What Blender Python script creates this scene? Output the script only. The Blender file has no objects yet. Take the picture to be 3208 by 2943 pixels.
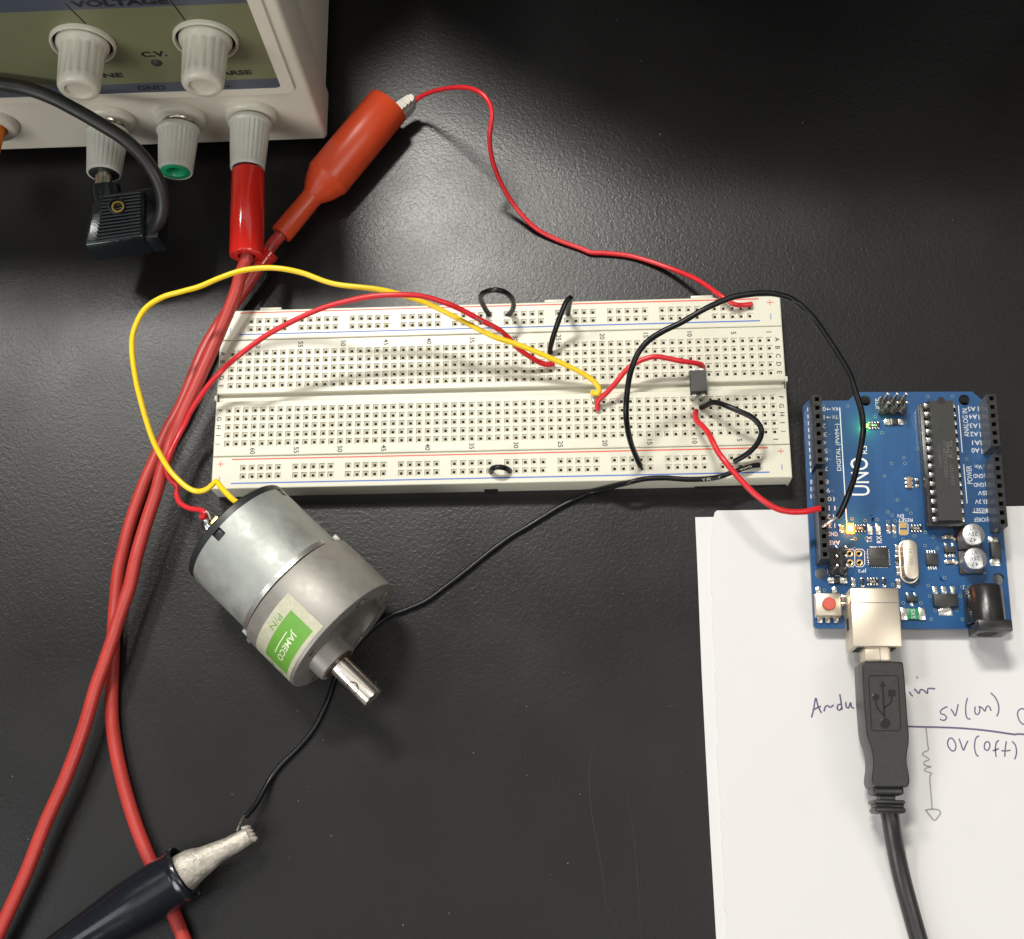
import bpy, bmesh, math, random
from mathutils import Vector, Matrix, Euler
random.seed(7)
C = bpy.context.scene.collection
PI = math.pi
MM = 0.001                      # everything below is written in millimetres
# ------------------------------------------------------------------ camera
scn = bpy.context.scene
CAM = Vector((23.675, -133.555, 377.192)); ROT = Euler((0.28909, 0.05534, -0.00581)).to_matrix()
FOC, PX, PY = 4241.3, 1604.0, 1471.5
cd = bpy.data.cameras.new('camera'); cam = bpy.data.objects.new('camera', cd); C.objects.link(cam)
cam.location = CAM*MM; cam.rotation_euler = (0.28909, 0.05534, -0.00581)
cd.sensor_fit = 'HORIZONTAL'; cd.sensor_width = 36; cd.lens = 36*FOC/3208
cd.clip_start = 0.01; cd.clip_end = 50
scn.camera = cam
# ------------------------------------------------------------------ light
w = bpy.data.worlds.new('World'); scn.world = w; w.use_nodes = True
w.node_tree.nodes['Background'].inputs[0].default_value = (1.0, .95, .88, 1)
w.node_tree.nodes['Background'].inputs[1].default_value = 0.05
def area(name, loc, target, sx, sy, power, col):
    l = bpy.data.lights.new(name, 'AREA'); l.shape = 'RECTANGLE'; l.size = sx; l.size_y = sy
    l.energy = power; l.color = col
    o = bpy.data.objects.new(name, l); C.objects.link(o); o.location = loc
    o.rotation_euler = (Vector(target)-Vector(loc)).to_track_quat('-Z', 'Y').to_euler()
    return o
area('ceiling_or_fill_lamp', (-.30, .86, 1.66), (0, 0, 0), .38, .15, 29, (1, .965, .90))
area('ceiling_or_fill_lamp', (-.98, .72, 1.66), (-.1, 0, 0), .42, .16, 11, (1, .97, .92))
area('ceiling_or_fill_lamp', (.95, -.45, 1.55), (.1, 0, 0), .70, .6, 7, (1, .97, .93))
area('ceiling_or_fill_lamp', (-1.1, -.6, 1.55), (-.1, 0, 0), .70, .6, 3.5, (.93, .97, 1))  # weak cool fill added from the left side
area('ceiling_or_fill_lamp', (.25, .72, 1.85), (.1, 0, 0), 2.6, .55, 3.2, (1, .97, .92))  # broad light added to give the table a base sheen
area('ceiling_or_fill_lamp', (0, -.62, 1.9), (0, -.62, 0), 1.5, 1.2, 5.0, (1, .98, .95))  # large soft fill added for the sheen on the near table
area('front_fill_light', (-1.25, -2.0, 1.15), (-.1, .1, .05), 1.3, .9, 29, (1, .985, .96))  # low fill added from the front to brighten the power supply's face
scn.view_settings.view_transform = 'Standard'; scn.view_settings.look = 'None'
scn.view_settings.exposure = 0; scn.view_settings.gamma = 1
scn.render.engine = 'CYCLES'
try: scn.cycles.use_denoising = True
except Exception: pass

# ------------------------------------------------------------------ measuring helpers
def ray(x, y): return ROT @ Vector(((x-PX)/FOC, -(y-PY)/FOC, -1))
def at(x, y, z):                # point of the place at height z that is seen at (x, y) of the photograph
    d = ray(x, y); return CAM + d*((z-CAM.z)/d.z)
def aty(x, y, Y):               # the same on the upright plane at depth Y
    d = ray(x, y); return CAM + d*((Y-CAM.y)/d.y)
def crop(ox, oy, s): return lambda x, y, z: at(ox+x/s, oy+y/s, z)
K2 = crop(600, 850, 2.014); K3 = crop(1600, 850, 2.014); K4 = crop(2450, 1150, 2.657); K5 = crop(2450, 1600, 2.657)
KA = crop(300, 750, 3.08); KB = crop(300, 1250, 3.08); KC = crop(1450, 850, 3.662); KD = crop(250, 1700, 3.695)
KZ = crop(0, 2100, 2.014); KT = crop(900, 200, 2.014); KP = crop(2850, 2050, 5.279); KU = crop(2150, 1950, 1.861)
KR = crop(2050, 1080, 2.98); K1 = crop(0, 0, 1.831); K7 = crop(550, 1480, 2.31); KG = crop(780, 250, 3.357)
KS = crop(500, 2400, 4.62); KN = crop(0, 0, 1.5929**-1)   # KN: 2014 px wide copy

# ------------------------------------------------------------------ materials
def mat(name, col, rough=.5, metal=0, var=0, vscale=150, bump=0, bscale=800, bdist=.1, spec=.5, coat=0, emit=None,
        estr=0, sss=0, sssr=1.0, trans=0, rvar=0, alpha=1, aniso=0, detail=4):
    m = bpy.data.materials.new(name); m.use_nodes = True
    nt = m.node_tree; N = nt.nodes; L = nt.links; b = N['Principled BSDF']
    b.inputs['Base Color'].default_value = (*col, 1); b.inputs['Roughness'].default_value = rough
    b.inputs['Metallic'].default_value = metal; b.inputs['Specular IOR Level'].default_value = spec
    b.inputs['Coat Weight'].default_value = coat; b.inputs['Coat Roughness'].default_value = .15
    if sss:
        b.inputs['Subsurface Weight'].default_value = sss; b.inputs['Subsurface Radius'].default_value = (1, .8, .6)
        b.inputs['Subsurface Scale'].default_value = sssr*MM
    if trans: b.inputs['Transmission Weight'].default_value = trans
    if emit:
        b.inputs['Emission Color'].default_value = (*emit, 1); b.inputs['Emission Strength'].default_value = estr
    tc = N.new('ShaderNodeTexCoord')
    if var or rvar:
        n = N.new('ShaderNodeTexNoise'); n.inputs['Scale'].default_value = vscale; n.inputs['Detail'].default_value = 6
        n.inputs['Roughness'].default_value = .65
        L.new(tc.outputs['Object'], n.inputs['Vector'])
        if var:
            r = N.new('ShaderNodeMapRange'); r.inputs[1].default_value = .3; r.inputs[2].default_value = .7
            r.inputs[3].default_value = 1-var; r.inputs[4].default_value = 1+var
            L.new(n.outputs['Fac'], r.inputs[0])
            mx = N.new('ShaderNodeVectorMath'); mx.operation = 'SCALE'; mx.inputs[0].default_value = col
            L.new(r.outputs[0], mx.inputs['Scale']); L.new(mx.outputs[0], b.inputs['Base Color'])
        if rvar:
            r = N.new('ShaderNodeMapRange'); r.inputs[1].default_value = .3; r.inputs[2].default_value = .7
            r.inputs[3].default_value = max(.02, rough-rvar); r.inputs[4].default_value = rough+rvar
            L.new(n.outputs['Fac'], r.inputs[0]); L.new(r.outputs[0], b.inputs['Roughness'])
    if bump:
        n = N.new('ShaderNodeTexNoise'); n.inputs['Scale'].default_value = bscale; n.inputs['Detail'].default_value = detail
        L.new(tc.outputs['Object'], n.inputs['Vector'])
        bp = N.new('ShaderNodeBump'); bp.inputs['Strength'].default_value = bump; bp.inputs['Distance'].default_value = bdist*MM
        L.new(n.outputs['Fac'], bp.inputs['Height']); L.new(bp.outputs[0], b.inputs['Normal'])
    return m
M = {}
M['psu'] = mat('ivory_plastic', (.72, .68, .575), .42, var=.05, vscale=30, bump=.15, bscale=2500, bdist=.05)
M['psu_knob'] = mat('cream_plastic', (.60, .575, .48), .33, var=.05, vscale=120, sss=.1, sssr=1)
M['post'] = mat('grey_white_plastic', (.52, .52, .46), .36, var=.06, vscale=150)
M['panel_green'] = mat('olive_panel', (.17, .18, .095), .38, var=.10, vscale=40, bump=.1, bscale=3000, bdist=.03)
M['panel_blue'] = mat('slate_panel', (.072, .085, .115), .40, var=.06, vscale=60)
M['ink'] = mat('black_ink', (.012, .012, .014), .5)
M['print_grey'] = mat('grey_ink', (.022, .022, .022), .6, var=.3, vscale=1500)
M['green_cap'] = mat('green_plastic', (.012, .30, .13), .33)
M['orange_cap'] = mat('orange_plastic', (.85, .22, .01), .4)
M['nickel'] = mat('nickel', (.62, .57, .47), .28, 1, rvar=.1, vscale=300)
M['dark'] = mat('dark_gap', (.01, .01, .01), .8)
M['red_gloss'] = mat('glossy_red_plastic', (.60, .018, .012), .12, coat=.4, var=.04, vscale=100, bump=.25, bscale=400, bdist=.06)
M['red_matte'] = mat('orange_red_vinyl', (.62, .065, .018), .34, var=.06, vscale=80, bump=.1, bscale=1200, bdist=.05)
M['red_lead'] = mat('red_silicone', (.42, .040, .032), .36, var=.10, vscale=60, sss=.12, sssr=1.5, rvar=.08)
M['red_wire'] = mat('red_wire_plastic', (.62, .022, .03), .32, var=.08, vscale=200, sss=.08)
M['yellow_wire'] = mat('yellow_wire_plastic', (.86, .58, .015), .30, var=.05, vscale=150, sss=.08)
M['black_wire'] = mat('black_wire_plastic', (.006, .006, .007), .30, rvar=.08, vscale=200, spec=.32)
M['black_cable'] = mat('black_rubber_cable', (.022, .021, .020), .42, var=.3, vscale=120, rvar=.1)
M['black_vinyl'] = mat('black_vinyl', (.008, .010, .014), .24, rvar=.10, vscale=60, bump=.25, bscale=130, bdist=.5, coat=.2)
M['black_ribbed'] = mat('black_ribbed_plastic', (.007, .012, .014), .22, rvar=.12, vscale=400, bump=.3, bscale=900, bdist=.05)
M['copper'] = mat('tinned_copper', (.75, .71, .63), .28, 1)
M['solder'] = mat('solder', (.68, .70, .73), .16, 1, bump=.3, bscale=900, bdist=.1)
M['brass'] = mat('brass', (.70, .50, .18), .28, 1)
M['steel_clip'] = mat('worn_steel', (.42, .39, .34), .52, .5, var=.34, vscale=420, bump=.9, bscale=700, bdist=.3, rvar=.12)
M['clip_white'] = mat('pale_metal', (.46, .44, .38), .55, .3, var=.2, vscale=500)
M['board'] = mat('off_white_abs', (.60, .585, .475), .34, var=.02, vscale=90, sss=.25, sssr=2.0)
M['contact'] = mat('contact_metal', (.42, .33, .23), .45, .3, var=.5, vscale=2500)
M['rail_red'] = mat('red_print', (.62, .06, .02), .45)
M['rail_blue'] = mat('blue_print', (.03, .11, .45), .45)
M['can'] = mat('zinc_can', (.38, .40, .375), .55, .6, var=.10, vscale=90, bump=.3, bscale=900, bdist=.08, rvar=.18)
M['cast'] = mat('cast_zinc', (.31, .297, .27), .52, .5, var=.08, vscale=350, bump=.35, bscale=2600, bdist=.05, rvar=.06)
M['steel'] = mat('polished_steel', (.88, .83, .74), .27, 1)
M['steel_dull'] = mat('bright_crimped_metal', (.74, .74, .70), .3, .9, bump=.4, bscale=1500, bdist=.08)
M['hole_dark'] = mat('screw_hole', (.30, .27, .22), .35, .7)
M['grease'] = mat('grease_and_hole_shade', (.055, .030, .014), .25, var=.5, vscale=900, bump=.8, bscale=1200, bdist=.3)
M['cap_black'] = mat('motor_cap_black', (.014, .017, .018), .42, var=.1, vscale=200)
M['sticker'] = mat('sticker_paper', (.48, .47, .35), .40, var=.12, vscale=900)
M['sticker_green'] = mat('sticker_green', (.13, .34, .045), .38, var=.05, vscale=400)
M['sticker_white'] = mat('sticker_white', (.66, .74, .50), .4)
M['pcb'] = mat('blue_soldermask', (.008, .068, .195), .30, var=.10, vscale=60, coat=.3, bump=.1, bscale=500, bdist=.03)
M['pcb_edge'] = mat('pcb_edge', (.10, .14, .22), .5)
M['trace'] = mat('covered_trace', (.012, .085, .235), .28, coat=.3)
M['via_ring'] = mat('via_ring', (.16, .27, .33), .35)
M['silk'] = mat('white_silkscreen', (.74, .76, .76), .5)
M['header'] = mat('black_header_plastic', (.018, .018, .019), .30, var=.2, vscale=600, rvar=.1)
M['ic'] = mat('black_epoxy', (.020, .020, .019), .48, var=.15, vscale=900, bump=.3, bscale=3500, bdist=.04)
M['ic_text'] = mat('laser_mark', (.075, .072, .062), .6)
M['tin'] = mat('tinned_pad', (.72, .70, .64), .24, 1, bump=.5, bscale=1400, bdist=.15)
M['ceramic'] = mat('tan_ceramic', (.26, .19, .12), .4, var=.15, vscale=1500)
M['ceramic_grey'] = mat('grey_ceramic', (.25, .24, .22), .4)
M['chip_res'] = mat('black_chip_resistor', (.014, .014, .014), .35)
M['usb_metal'] = mat('usb_shell_steel', (.62, .55, .44), .40, .9, var=.03, vscale=60, rvar=.05)
M['gold'] = mat('gold_pad', (.85, .58, .22), .3, 1)
M['fuse'] = mat('fuse_green', (.02, .26, .10), .35)
M['button_red'] = mat('button_red', (.52, .085, .055), .42, var=.06, vscale=500)
M['alu'] = mat('aluminium_can', (.60, .60, .59), .42, 1, rvar=.06, vscale=500)
M['cap_mark'] = mat('capacitor_mark', (.10, .10, .11), .5)
M['glass'] = mat('clear_glass', (.95, .93, .88), .03, trans=.9)
M['white_led'] = mat('led_lens', (.70, .68, .60), .3)
M['led_orange'] = mat('lit_orange_led', (1, .6, .2), .4, emit=(1, .62, .22), estr=5)
M['led_orange_body'] = mat('glowing_led_body', (1, .5, .15), .4, emit=(1, .17, .004), estr=1.9)  # body glow added in place of the orange halo round the lens
M['led_green'] = mat('lit_green_led', (.3, 1, .2), .4, emit=(.16, 1, .06), estr=4)
M['usb_black'] = mat('usb_black_plastic', (.026, .026, .025), .38, var=.2, vscale=700, bump=.25, bscale=2600, bdist=.05)
M['usb_groove'] = mat('usb_groove', (.003, .003, .003), .35)
M['jack'] = mat('jack_black_plastic', (.018, .018, .018), .28, rvar=.08, vscale=300)
M['pen'] = mat('purple_pen', (.105, .08, .17), .5, var=.3, vscale=700)
M['pencil'] = mat('pencil', (.27, .26, .25), .5, var=.25, vscale=900)
M['speck'] = mat('dust', (.17, .16, .14), .8)
M['scratch'] = mat('scratch', (.028, .025, .022), .5)

# table: black textured laminate
def table_mat():
    m = bpy.data.materials.new('black_laminate'); m.use_nodes = True
    nt = m.node_tree; N = nt.nodes; L = nt.links; b = N['Principled BSDF']
    tc = N.new('ShaderNodeTexCoord')
    b.inputs['Base Color'].default_value = (.0065, .006, .0057, 1); b.inputs['Specular IOR Level'].default_value = .40
    n = N.new('ShaderNodeTexNoise'); n.inputs['Scale'].default_value = 900; n.inputs['Detail'].default_value = 2.0
    n.inputs['Roughness'].default_value = .55; n.inputs['Distortion'].default_value = .8
    n2 = N.new('ShaderNodeTexNoise'); n2.inputs['Scale'].default_value = 2200; n2.inputs['Detail'].default_value = 2
    for q in (n, n2): L.new(tc.outputs['Object'], q.inputs['Vector'])
    ab = N.new('ShaderNodeMath'); ab.operation = 'SUBTRACT'; ab.inputs[1].default_value = 0; L.new(n.outputs['Fac'], ab.inputs[0])
    aa = N.new('ShaderNodeMath'); aa.operation = 'ABSOLUTE'; L.new(ab.outputs[0], aa.inputs[0])
    pw = N.new('ShaderNodeMath'); pw.operation = 'MULTIPLY'; pw.inputs[1].default_value = 1.6; L.new(aa.outputs[0], pw.inputs[0])
    ad = N.new('ShaderNodeMath'); ad.operation = 'MULTIPLY_ADD'; ad.inputs[1].default_value = .35
    L.new(n2.outputs['Fac'], ad.inputs[0]); L.new(pw.outputs[0], ad.inputs[2])
    bp = N.new('ShaderNodeBump'); bp.inputs['Strength'].default_value = .27; bp.inputs['Distance'].default_value = .15*MM
    L.new(ad.outputs[0], bp.inputs['Height']); L.new(bp.outputs[0], b.inputs['Normal'])
    n3 = N.new('ShaderNodeTexNoise'); n3.inputs['Scale'].default_value = 25; n3.inputs['Detail'].default_value = 5
    L.new(tc.outputs['Object'], n3.inputs['Vector'])
    r = N.new('ShaderNodeMapRange'); r.inputs[1].default_value = .3; r.inputs[2].default_value = .7
    r.inputs[3].default_value = .29; r.inputs[4].default_value = .39
    L.new(n3.outputs['Fac'], r.inputs[0]); L.new(r.outputs[0], b.inputs['Roughness'])
    return m
M['table'] = table_mat()
def paper_mat(name, col):
    m = mat(name, col, .75, var=.012, vscale=18, spec=.25)
    nt = m.node_tree; N = nt.nodes; L = nt.links; b = N['Principled BSDF']
    tc = N.new('ShaderNodeTexCoord'); n = N.new('ShaderNodeTexNoise'); n.inputs['Scale'].default_value = 14; n.inputs['Detail'].default_value = 3
    L.new(tc.outputs['Object'], n.inputs['Vector'])
    bp = N.new('ShaderNodeBump'); bp.inputs['Strength'].default_value = .9; bp.inputs['Distance'].default_value = 3*MM
    L.new(n.outputs['Fac'], bp.inputs['Height']); L.new(bp.outputs[0], b.inputs['Normal'])
    return m
M['paper'] = paper_mat('white_paper', (.605, .60, .592)); M['paper_low'] = paper_mat('white_paper_below', (.62, .617, .612))

# ------------------------------------------------------------------ mesh helpers
class MB:
    def __init__(s): s.v = []; s.f = []; s.m = []; s.mats = []
    def mi(s, m):
        if m is None: return 0
        if m not in s.mats: s.mats.append(m)
        return s.mats.index(m)
    def add(s, vs, fs, m=None):
        k = len(s.v); s.v += [tuple(q) for q in vs]; i = s.mi(m)
        for f in fs: s.f.append([k+j for j in f]); s.m.append(i)
        return s
    def box(s, c, size, rz=0, m=None, bev=0, segs=2, mtx=None):
        bm = bmesh.new(); bmesh.ops.create_cube(bm, size=1)
        bmesh.ops.scale(bm, vec=size, verts=bm.verts)
        if bev: bmesh.ops.bevel(bm, geom=list(bm.edges), offset=bev, segments=segs, affect='EDGES', profile=.5)
        X = Matrix.Translation(c) @ (mtx if mtx else Matrix.Rotation(rz, 4, 'Z'))
        bm.verts.index_update()
        s.add([X @ v.co for v in bm.verts], [[v.index for v in f.verts] for f in bm.faces], m); bm.free(); return s
    def lathe(s, o, ax, prof, n=32, m=None, mod=None, cap=True, up=None):
        o = Vector(o); ax = Vector(ax).normalized()
        u = up or (Vector((0, 0, 1)) if abs(ax.z) < .9 else Vector((1, 0, 0)))
        u = (u-ax*u.dot(ax)).normalized(); v = ax.cross(u)
        vs = []; fs = []
        for j, p in enumerate(prof):
            t, r = p[0], p[1]
            for i in range(n):
                a = 2*PI*i/n; rr = r + (mod(i) if (mod and len(p) > 2 and p[2]) else 0)
                vs.append(o+ax*t+(u*math.cos(a)+v*math.sin(a))*rr)
        for j in range(len(prof)-1):
            for i in range(n):
                a = j*n+i; b = j*n+(i+1) % n
                fs.append([a, b, b+n, a+n])
        if cap:
            fs.append(list(range(n))[::-1]); fs.append([(len(prof)-1)*n+i for i in range(n)])
        return s.add(vs, fs, m)
    def cyl(s, a, b, r, r2=None, n=20, m=None):
        a = Vector(a); b = Vector(b); d = b-a
        return s.lathe(a, d, [(0, r), (d.length, r if r2 is None else r2)], n, m)
    def tube(s, pts, r, n=12, m=None, step=None, smooth=True, rad=None, round_end=True):
        P = spline(pts, step or max(.5, (r if not rad else r)*.9)) if smooth else [Vector(p) for p in pts]
        k = len(P)
        T = [((P[min(i+1, k-1)]-P[max(i-1, 0)]).normalized()) for i in range(k)]
        u = Vector((0, 0, 1)).cross(T[0]);
        if u.length < .1: u = Vector((1, 0, 0)).cross(T[0])
        u.normalize(); rings = []
        if round_end:
            ends = [(-.0, .55), ]
        for i in range(k):
            u = (u-T[i]*u.dot(T[i])).normalized(); v = T[i].cross(u)
            rr = r if rad is None else rad(i/(k-1))
            rings.append((P[i], u.copy(), v, rr))
        if round_end:
            p, u0, v0, rr = rings[0]; rings.insert(0, (p-T[0]*rr*.35, u0, v0, rr*.6))
            p, u0, v0, rr = rings[-1]; rings.append((p+T[-1]*rr*.35, u0, v0, rr*.6))
        vs = []; fs = []
        for (p, uu, vv, rr) in rings:
            for j in range(n):
                a = 2*PI*j/n; vs.append(p+uu*(rr*math.cos(a))+vv*(rr*math.sin(a)))
        for i in range(len(rings)-1):
            for j in range(n):
                a = i*n+j; b = i*n+(j+1) % n; fs.append([a, b, b+n, a+n])
        fs.append(list(range(n))[::-1]); fs.append([(len(rings)-1)*n+j for j in range(n)])
        return s.add(vs, fs, m)
    def prism(s, poly, z0, z1, m=None, mtop=None):      # poly: (x, y) list, counter-clockwise
        n = len(poly); vs = [(x, y, z0) for x, y in poly]+[(x, y, z1) for x, y in poly]
        s.add(vs, [list(range(n))[::-1]]+[[i, (i+1) % n, n+(i+1) % n, n+i] for i in range(n)], m)
        return s.add([(x, y, z1) for x, y in poly], [list(range(n))], mtop or m)
    def ribbon(s, pts, wd, m=None, up=(0, 0, 1), step=.6, smooth=True, taper=False):
        P = spline(pts, step) if smooth else [Vector(p) for p in pts]
        k = len(P); vs = []; up = Vector(up)
        for i in range(k):
            t = (P[min(i+1, k-1)]-P[max(i-1, 0)]); q = up.cross(t).normalized()
            ww = wd/2*(min(1, .35+2.2*min(i, k-1-i)/k) if taper else 1)
            vs += [P[i]-q*ww, P[i]+q*ww]
        return s.add(vs, [[2*i+1, 2*i, 2*i+2, 2*i+3] for i in range(k-1)], m)
    def build(s, name, mt=None, parent=None, smooth=40, loc=None):
        base = Vector(loc) if loc is not None else (parent['_b'] if parent is not None else Vector((0, 0, 0)))
        base = Vector(base)
        me = bpy.data.meshes.new(name)
        me.from_pydata([((v[0]-base[0])*MM, (v[1]-base[1])*MM, (v[2]-base[2])*MM) for v in s.v], [], s.f)
        mats = s.mats if s.mats else [mt]
        for q in mats: me.materials.append(M[q])
        if len(mats) > 1: me.polygons.foreach_set('material_index', s.m)
        me.update()
        if smooth:
            me.polygons.foreach_set('use_smooth', [True]*len(me.polygons))
            me.set_sharp_from_angle(angle=math.radians(smooth))
        o = bpy.data.objects.new(name, me); C.objects.link(o)
        o['_b'] = tuple(base)
        if parent is not None:
            o.parent = parent; o['_b'] = tuple(base)
            pb = Vector(parent['_b']); o.location = (base-pb)*MM
        else: o.location = base*MM
        return o
def spline(pts, step):
    P = [Vector(p) for p in pts]; out = []
    if len(P) < 3:
        n = max(1, int((P[1]-P[0]).length/step)); return [P[0].lerp(P[1], i/n) for i in range(n+1)]
    for i in range(len(P)-1):
        a = P[i-1] if i else P[0]*2-P[1]; b = P[i]; c = P[i+1]; d = P[i+2] if i+2 < len(P) else P[i+1]*2-P[i]
        n = max(1, int((c-b).length/step))
        for k in range(n):
            t = k/n
            out.append(.5*((2*b)+(-a+c)*t+(2*a-5*b+4*c-d)*t*t+(-a+3*b-3*c+d)*t**3))
    out.append(P[-1]); return out
def thing(name, label, cat, base=(0, 0, 0), group=None):
    o = bpy.data.objects.new(name, None); C.objects.link(o); o.empty_display_size = .005
    o.location = Vector(base)*MM; o['_b'] = tuple(base); o['label'] = label; o['category'] = cat
    if group: o['group'] = group
    return o
def tag(o, label, cat, group=None, kind=None):
    if label: o['label'] = label
    if cat: o['category'] = cat
    if group: o['group'] = group
    if kind: o['kind'] = kind
    return o
def copy_at(o, off, parent):       # a copy of a mesh part moved by off (mm)
    c = o.copy(); C.objects.link(c); c.parent = parent; c.location = o.location+Vector(off)*MM
    return c
def cut(o, cutters):
    for k in cutters:
        md = o.modifiers.new('b', 'BOOLEAN'); md.operation = 'DIFFERENCE'; md.solver = 'EXACT'; md.object = k
    bpy.context.view_layer.update()
    dg = bpy.context.evaluated_depsgraph_get()
    me = bpy.data.meshes.new_from_object(o.evaluated_get(dg)); o.modifiers.clear(); old = o.data; o.data = me; me.name = o.name
    for k in cutters:
        mm = k.data; bpy.data.objects.remove(k); bpy.data.meshes.remove(mm)
    me.set_sharp_from_angle(angle=math.radians(35))
    return o
_tc = {}
def text_geo(s, bold=0):
    if (s, bold) in _tc: return _tc[(s, bold)]
    cu = bpy.data.curves.new('t', 'FONT'); cu.body = s; cu.size = 1; cu.align_x = 'CENTER'; cu.align_y = 'CENTER'
    cu.resolution_u = 3; cu.offset = bold
    o = bpy.data.objects.new('t', cu); C.objects.link(o); bpy.context.view_layer.update()
    me = bpy.data.meshes.new_from_object(o.evaluated_get(bpy.context.evaluated_depsgraph_get()))
    vs = [v.co.copy() for v in me.vertices]; fs = [list(p.vertices) for p in me.polygons]
    bpy.data.objects.remove(o); bpy.data.curves.remove(cu); bpy.data.meshes.remove(me)
    if vs:
        cx = (min(v.x for v in vs)+max(v.x for v in vs))/2; cy = (min(v.y for v in vs)+max(v.y for v in vs))/2
        for v in vs: v.x -= cx; v.y -= cy
    _tc[(s, bold)] = (vs, fs); return vs, fs
def text(s, name, mt, parent, pos, h, mtx=None, rz=0, bold=0, xs=1, wid=None):   # h: cap height in mm
    vs, fs = text_geo(s, bold); hh = max(v.y for v in vs)-min(v.y for v in vs)
    k = h/(.69 if hh < .5 else hh); R = mtx if mtx else Matrix.Rotation(rz, 4, 'Z')
    if wid: xs = wid/((max(v.x for v in vs)-min(v.x for v in vs))*k)
    mb = MB(); mb.add([Vector(pos)+(R @ Vector((v.x*k*xs, v.y*k, 0))) for v in vs], fs)
    return mb.build(name, mt, parent, smooth=0)

# ------------------------------------------------------------------ table
mb = MB(); mb.box((0, 60, -15), (1400, 900, 30), bev=1.0)
tb = mb.build('tabletop', 'table'); tag(tb, None, None, kind='structure')
sc = MB()
sc.ribbon([at(1700+x/2.192, 2100+y/2.192, .03) for x, y in [(358, 485), (325, 640), (322, 850), (345, 1040), (395, 1300), (420, 1470), (425, 1560), (480, 1720), (575, 1840)]], .09, step=2, taper=True)
sc.ribbon([at(1700+x/2.192, 2100+y/2.192, .03) for x, y in [(573, 815), (590, 930), (615, 1050), (640, 1290), (655, 1500), (678, 1845)]], .08, step=2, taper=True)
sc.ribbon([at(1700+x/2.192, 2100+y/2.192, .03) for x, y in [(845, 255), (880, 243), (918, 228)]], .12, step=2, taper=True)
sc.build('scratch', 'scratch', tb, smooth=0)
sp = MB()
for (x, y, s) in [(1298, 265, .45), (1260, 120, .3), (688, 1452, 0), (1135, 425, .3), (560, 1130, .3), (1420, 1430, .2)]:
    if s: p = at(x*1.5929, y*1.5929, .05); sp.box(p, (s, s*.6, .1), rz=random.random()*3)
for i in range(120):
    p = at(random.uniform(0, 2230), random.uniform(2000, 2943), .05) if i % 3 else at(random.uniform(1200, 3200), random.uniform(0, 1100), .05)
    s = random.choice([.08, .1, .12, .16, .3]); sp.box(p, (s, s*random.uniform(.4, 1), .06), rz=random.random()*3)
o = sp.build('dust', 'speck', smooth=0); tag(o, None, None, kind='stuff')
o['label'] = 'pale dust specks scattered over the black table'; o['category'] = 'dust'

# ------------------------------------------------------------------ breadboard
ZB = 8.5
def strip(name, x0, x1, y0, y1, cols_rows, parent, gutter=None, hs=.90, hi=.39):
    """slab with square funnel sockets; cols_rows: list of (x, y)"""
    mb = MB(); e = .30
    xs = sorted({round(x+d*hs, 3) for x, y in cols_rows for d in (-1, 1)} | {x0+e, x1-e})
    ys = sorted({round(y+d*hs, 3) for x, y in cols_rows for d in (-1, 1)} | {y0+e, y1-e} | (set(gutter) if gutter else set()))
    hole = {(round(x-hs, 3), round(y-hs, 3)) for x, y in cols_rows}
    V = {}; vs = []; fs = []
    def vid(x, y):
        k = (x, y)
        if k not in V: V[k] = len(vs); vs.append((x, y, ZB))
        return V[k]
    for i in range(len(xs)-1):
        for j in range(len(ys)-1):
            if (xs[i], ys[j]) in hole: continue
            if gutter and ys[j] >= gutter[0]-1e-6 and ys[j+1] <= gutter[1]+1e-6: continue
            fs.append([vid(xs[i], ys[j]), vid(xs[i+1], ys[j]), vid(xs[i+1], ys[j+1]), vid(xs[i], ys[j+1])])
    mb.add(vs, fs, 'board')
    # outer walls
    def ringpts(d, z): return [(x0+d, y0+d, z), (x1-d, y0+d, z), (x1-d, y1-d, z), (x0+d, y1-d, z)]
    R = ringpts(e, ZB)+ringpts(.08, ZB-.09)+ringpts(0, ZB-.3)+ringpts(0, .0)
    fs = []
    for k in range(3):
        for i in range(4): fs.append([k*4+i, (k+1)*4+i, (k+1)*4+(i+1) % 4, k*4+(i+1) % 4][::-1])
    fs.append([12, 13, 14, 15][::-1]); mb.add(R, fs, 'board')
    if gutter:
        a, b = gutter; zb = ZB-1.7
        X0, X1 = x0+e, x1-e
        q = [(X0, a, ZB), (X1, a, ZB), (X0, a+.25, ZB-.3), (X1, a+.25, ZB-.3), (X0, a+.25, zb), (X1, a+.25, zb),
             (X0, b-.25, zb), (X1, b-.25, zb), (X0, b-.25, ZB-.3), (X1, b-.25, ZB-.3), (X0, b, ZB), (X1, b, ZB)]
        mb.add(q, [[2*i, 2*i+1, 2*i+3, 2*i+2] for i in range(5)], 'board')
    for (x, y) in cols_rows:
        jx, jy = random.uniform(-.05, .05), random.uniform(-.05, .05)
        def sq(h, z, dx=0, dy=0): return [(x-h+dx, y-h+dy, z), (x+h+dx, y-h+dy, z), (x+h+dx, y+h+dy, z), (x-h+dx, y+h+dy, z)]
        q = sq(hs, ZB)+sq(hs-.12, ZB-.30)+sq(hi, ZB-.48, jx, jy)
        mb.add(q, [[k*4+i, k*4+(i+1) % 4, (k+1)*4+(i+1) % 4, (k+1)*4+i] for k in range(2) for i in range(4)], 'board')
        q = sq(hi, ZB-.48, jx, jy)+sq(hi, ZB-2.6, jx, jy)
        mb.add(q, [[i, (i+1) % 4, 4+(i+1) % 4, 4+i] for i in range(4)]+[[4, 5, 6, 7]], 'contact')
    return mb.build(name, 'board', parent, smooth=30)
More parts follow.
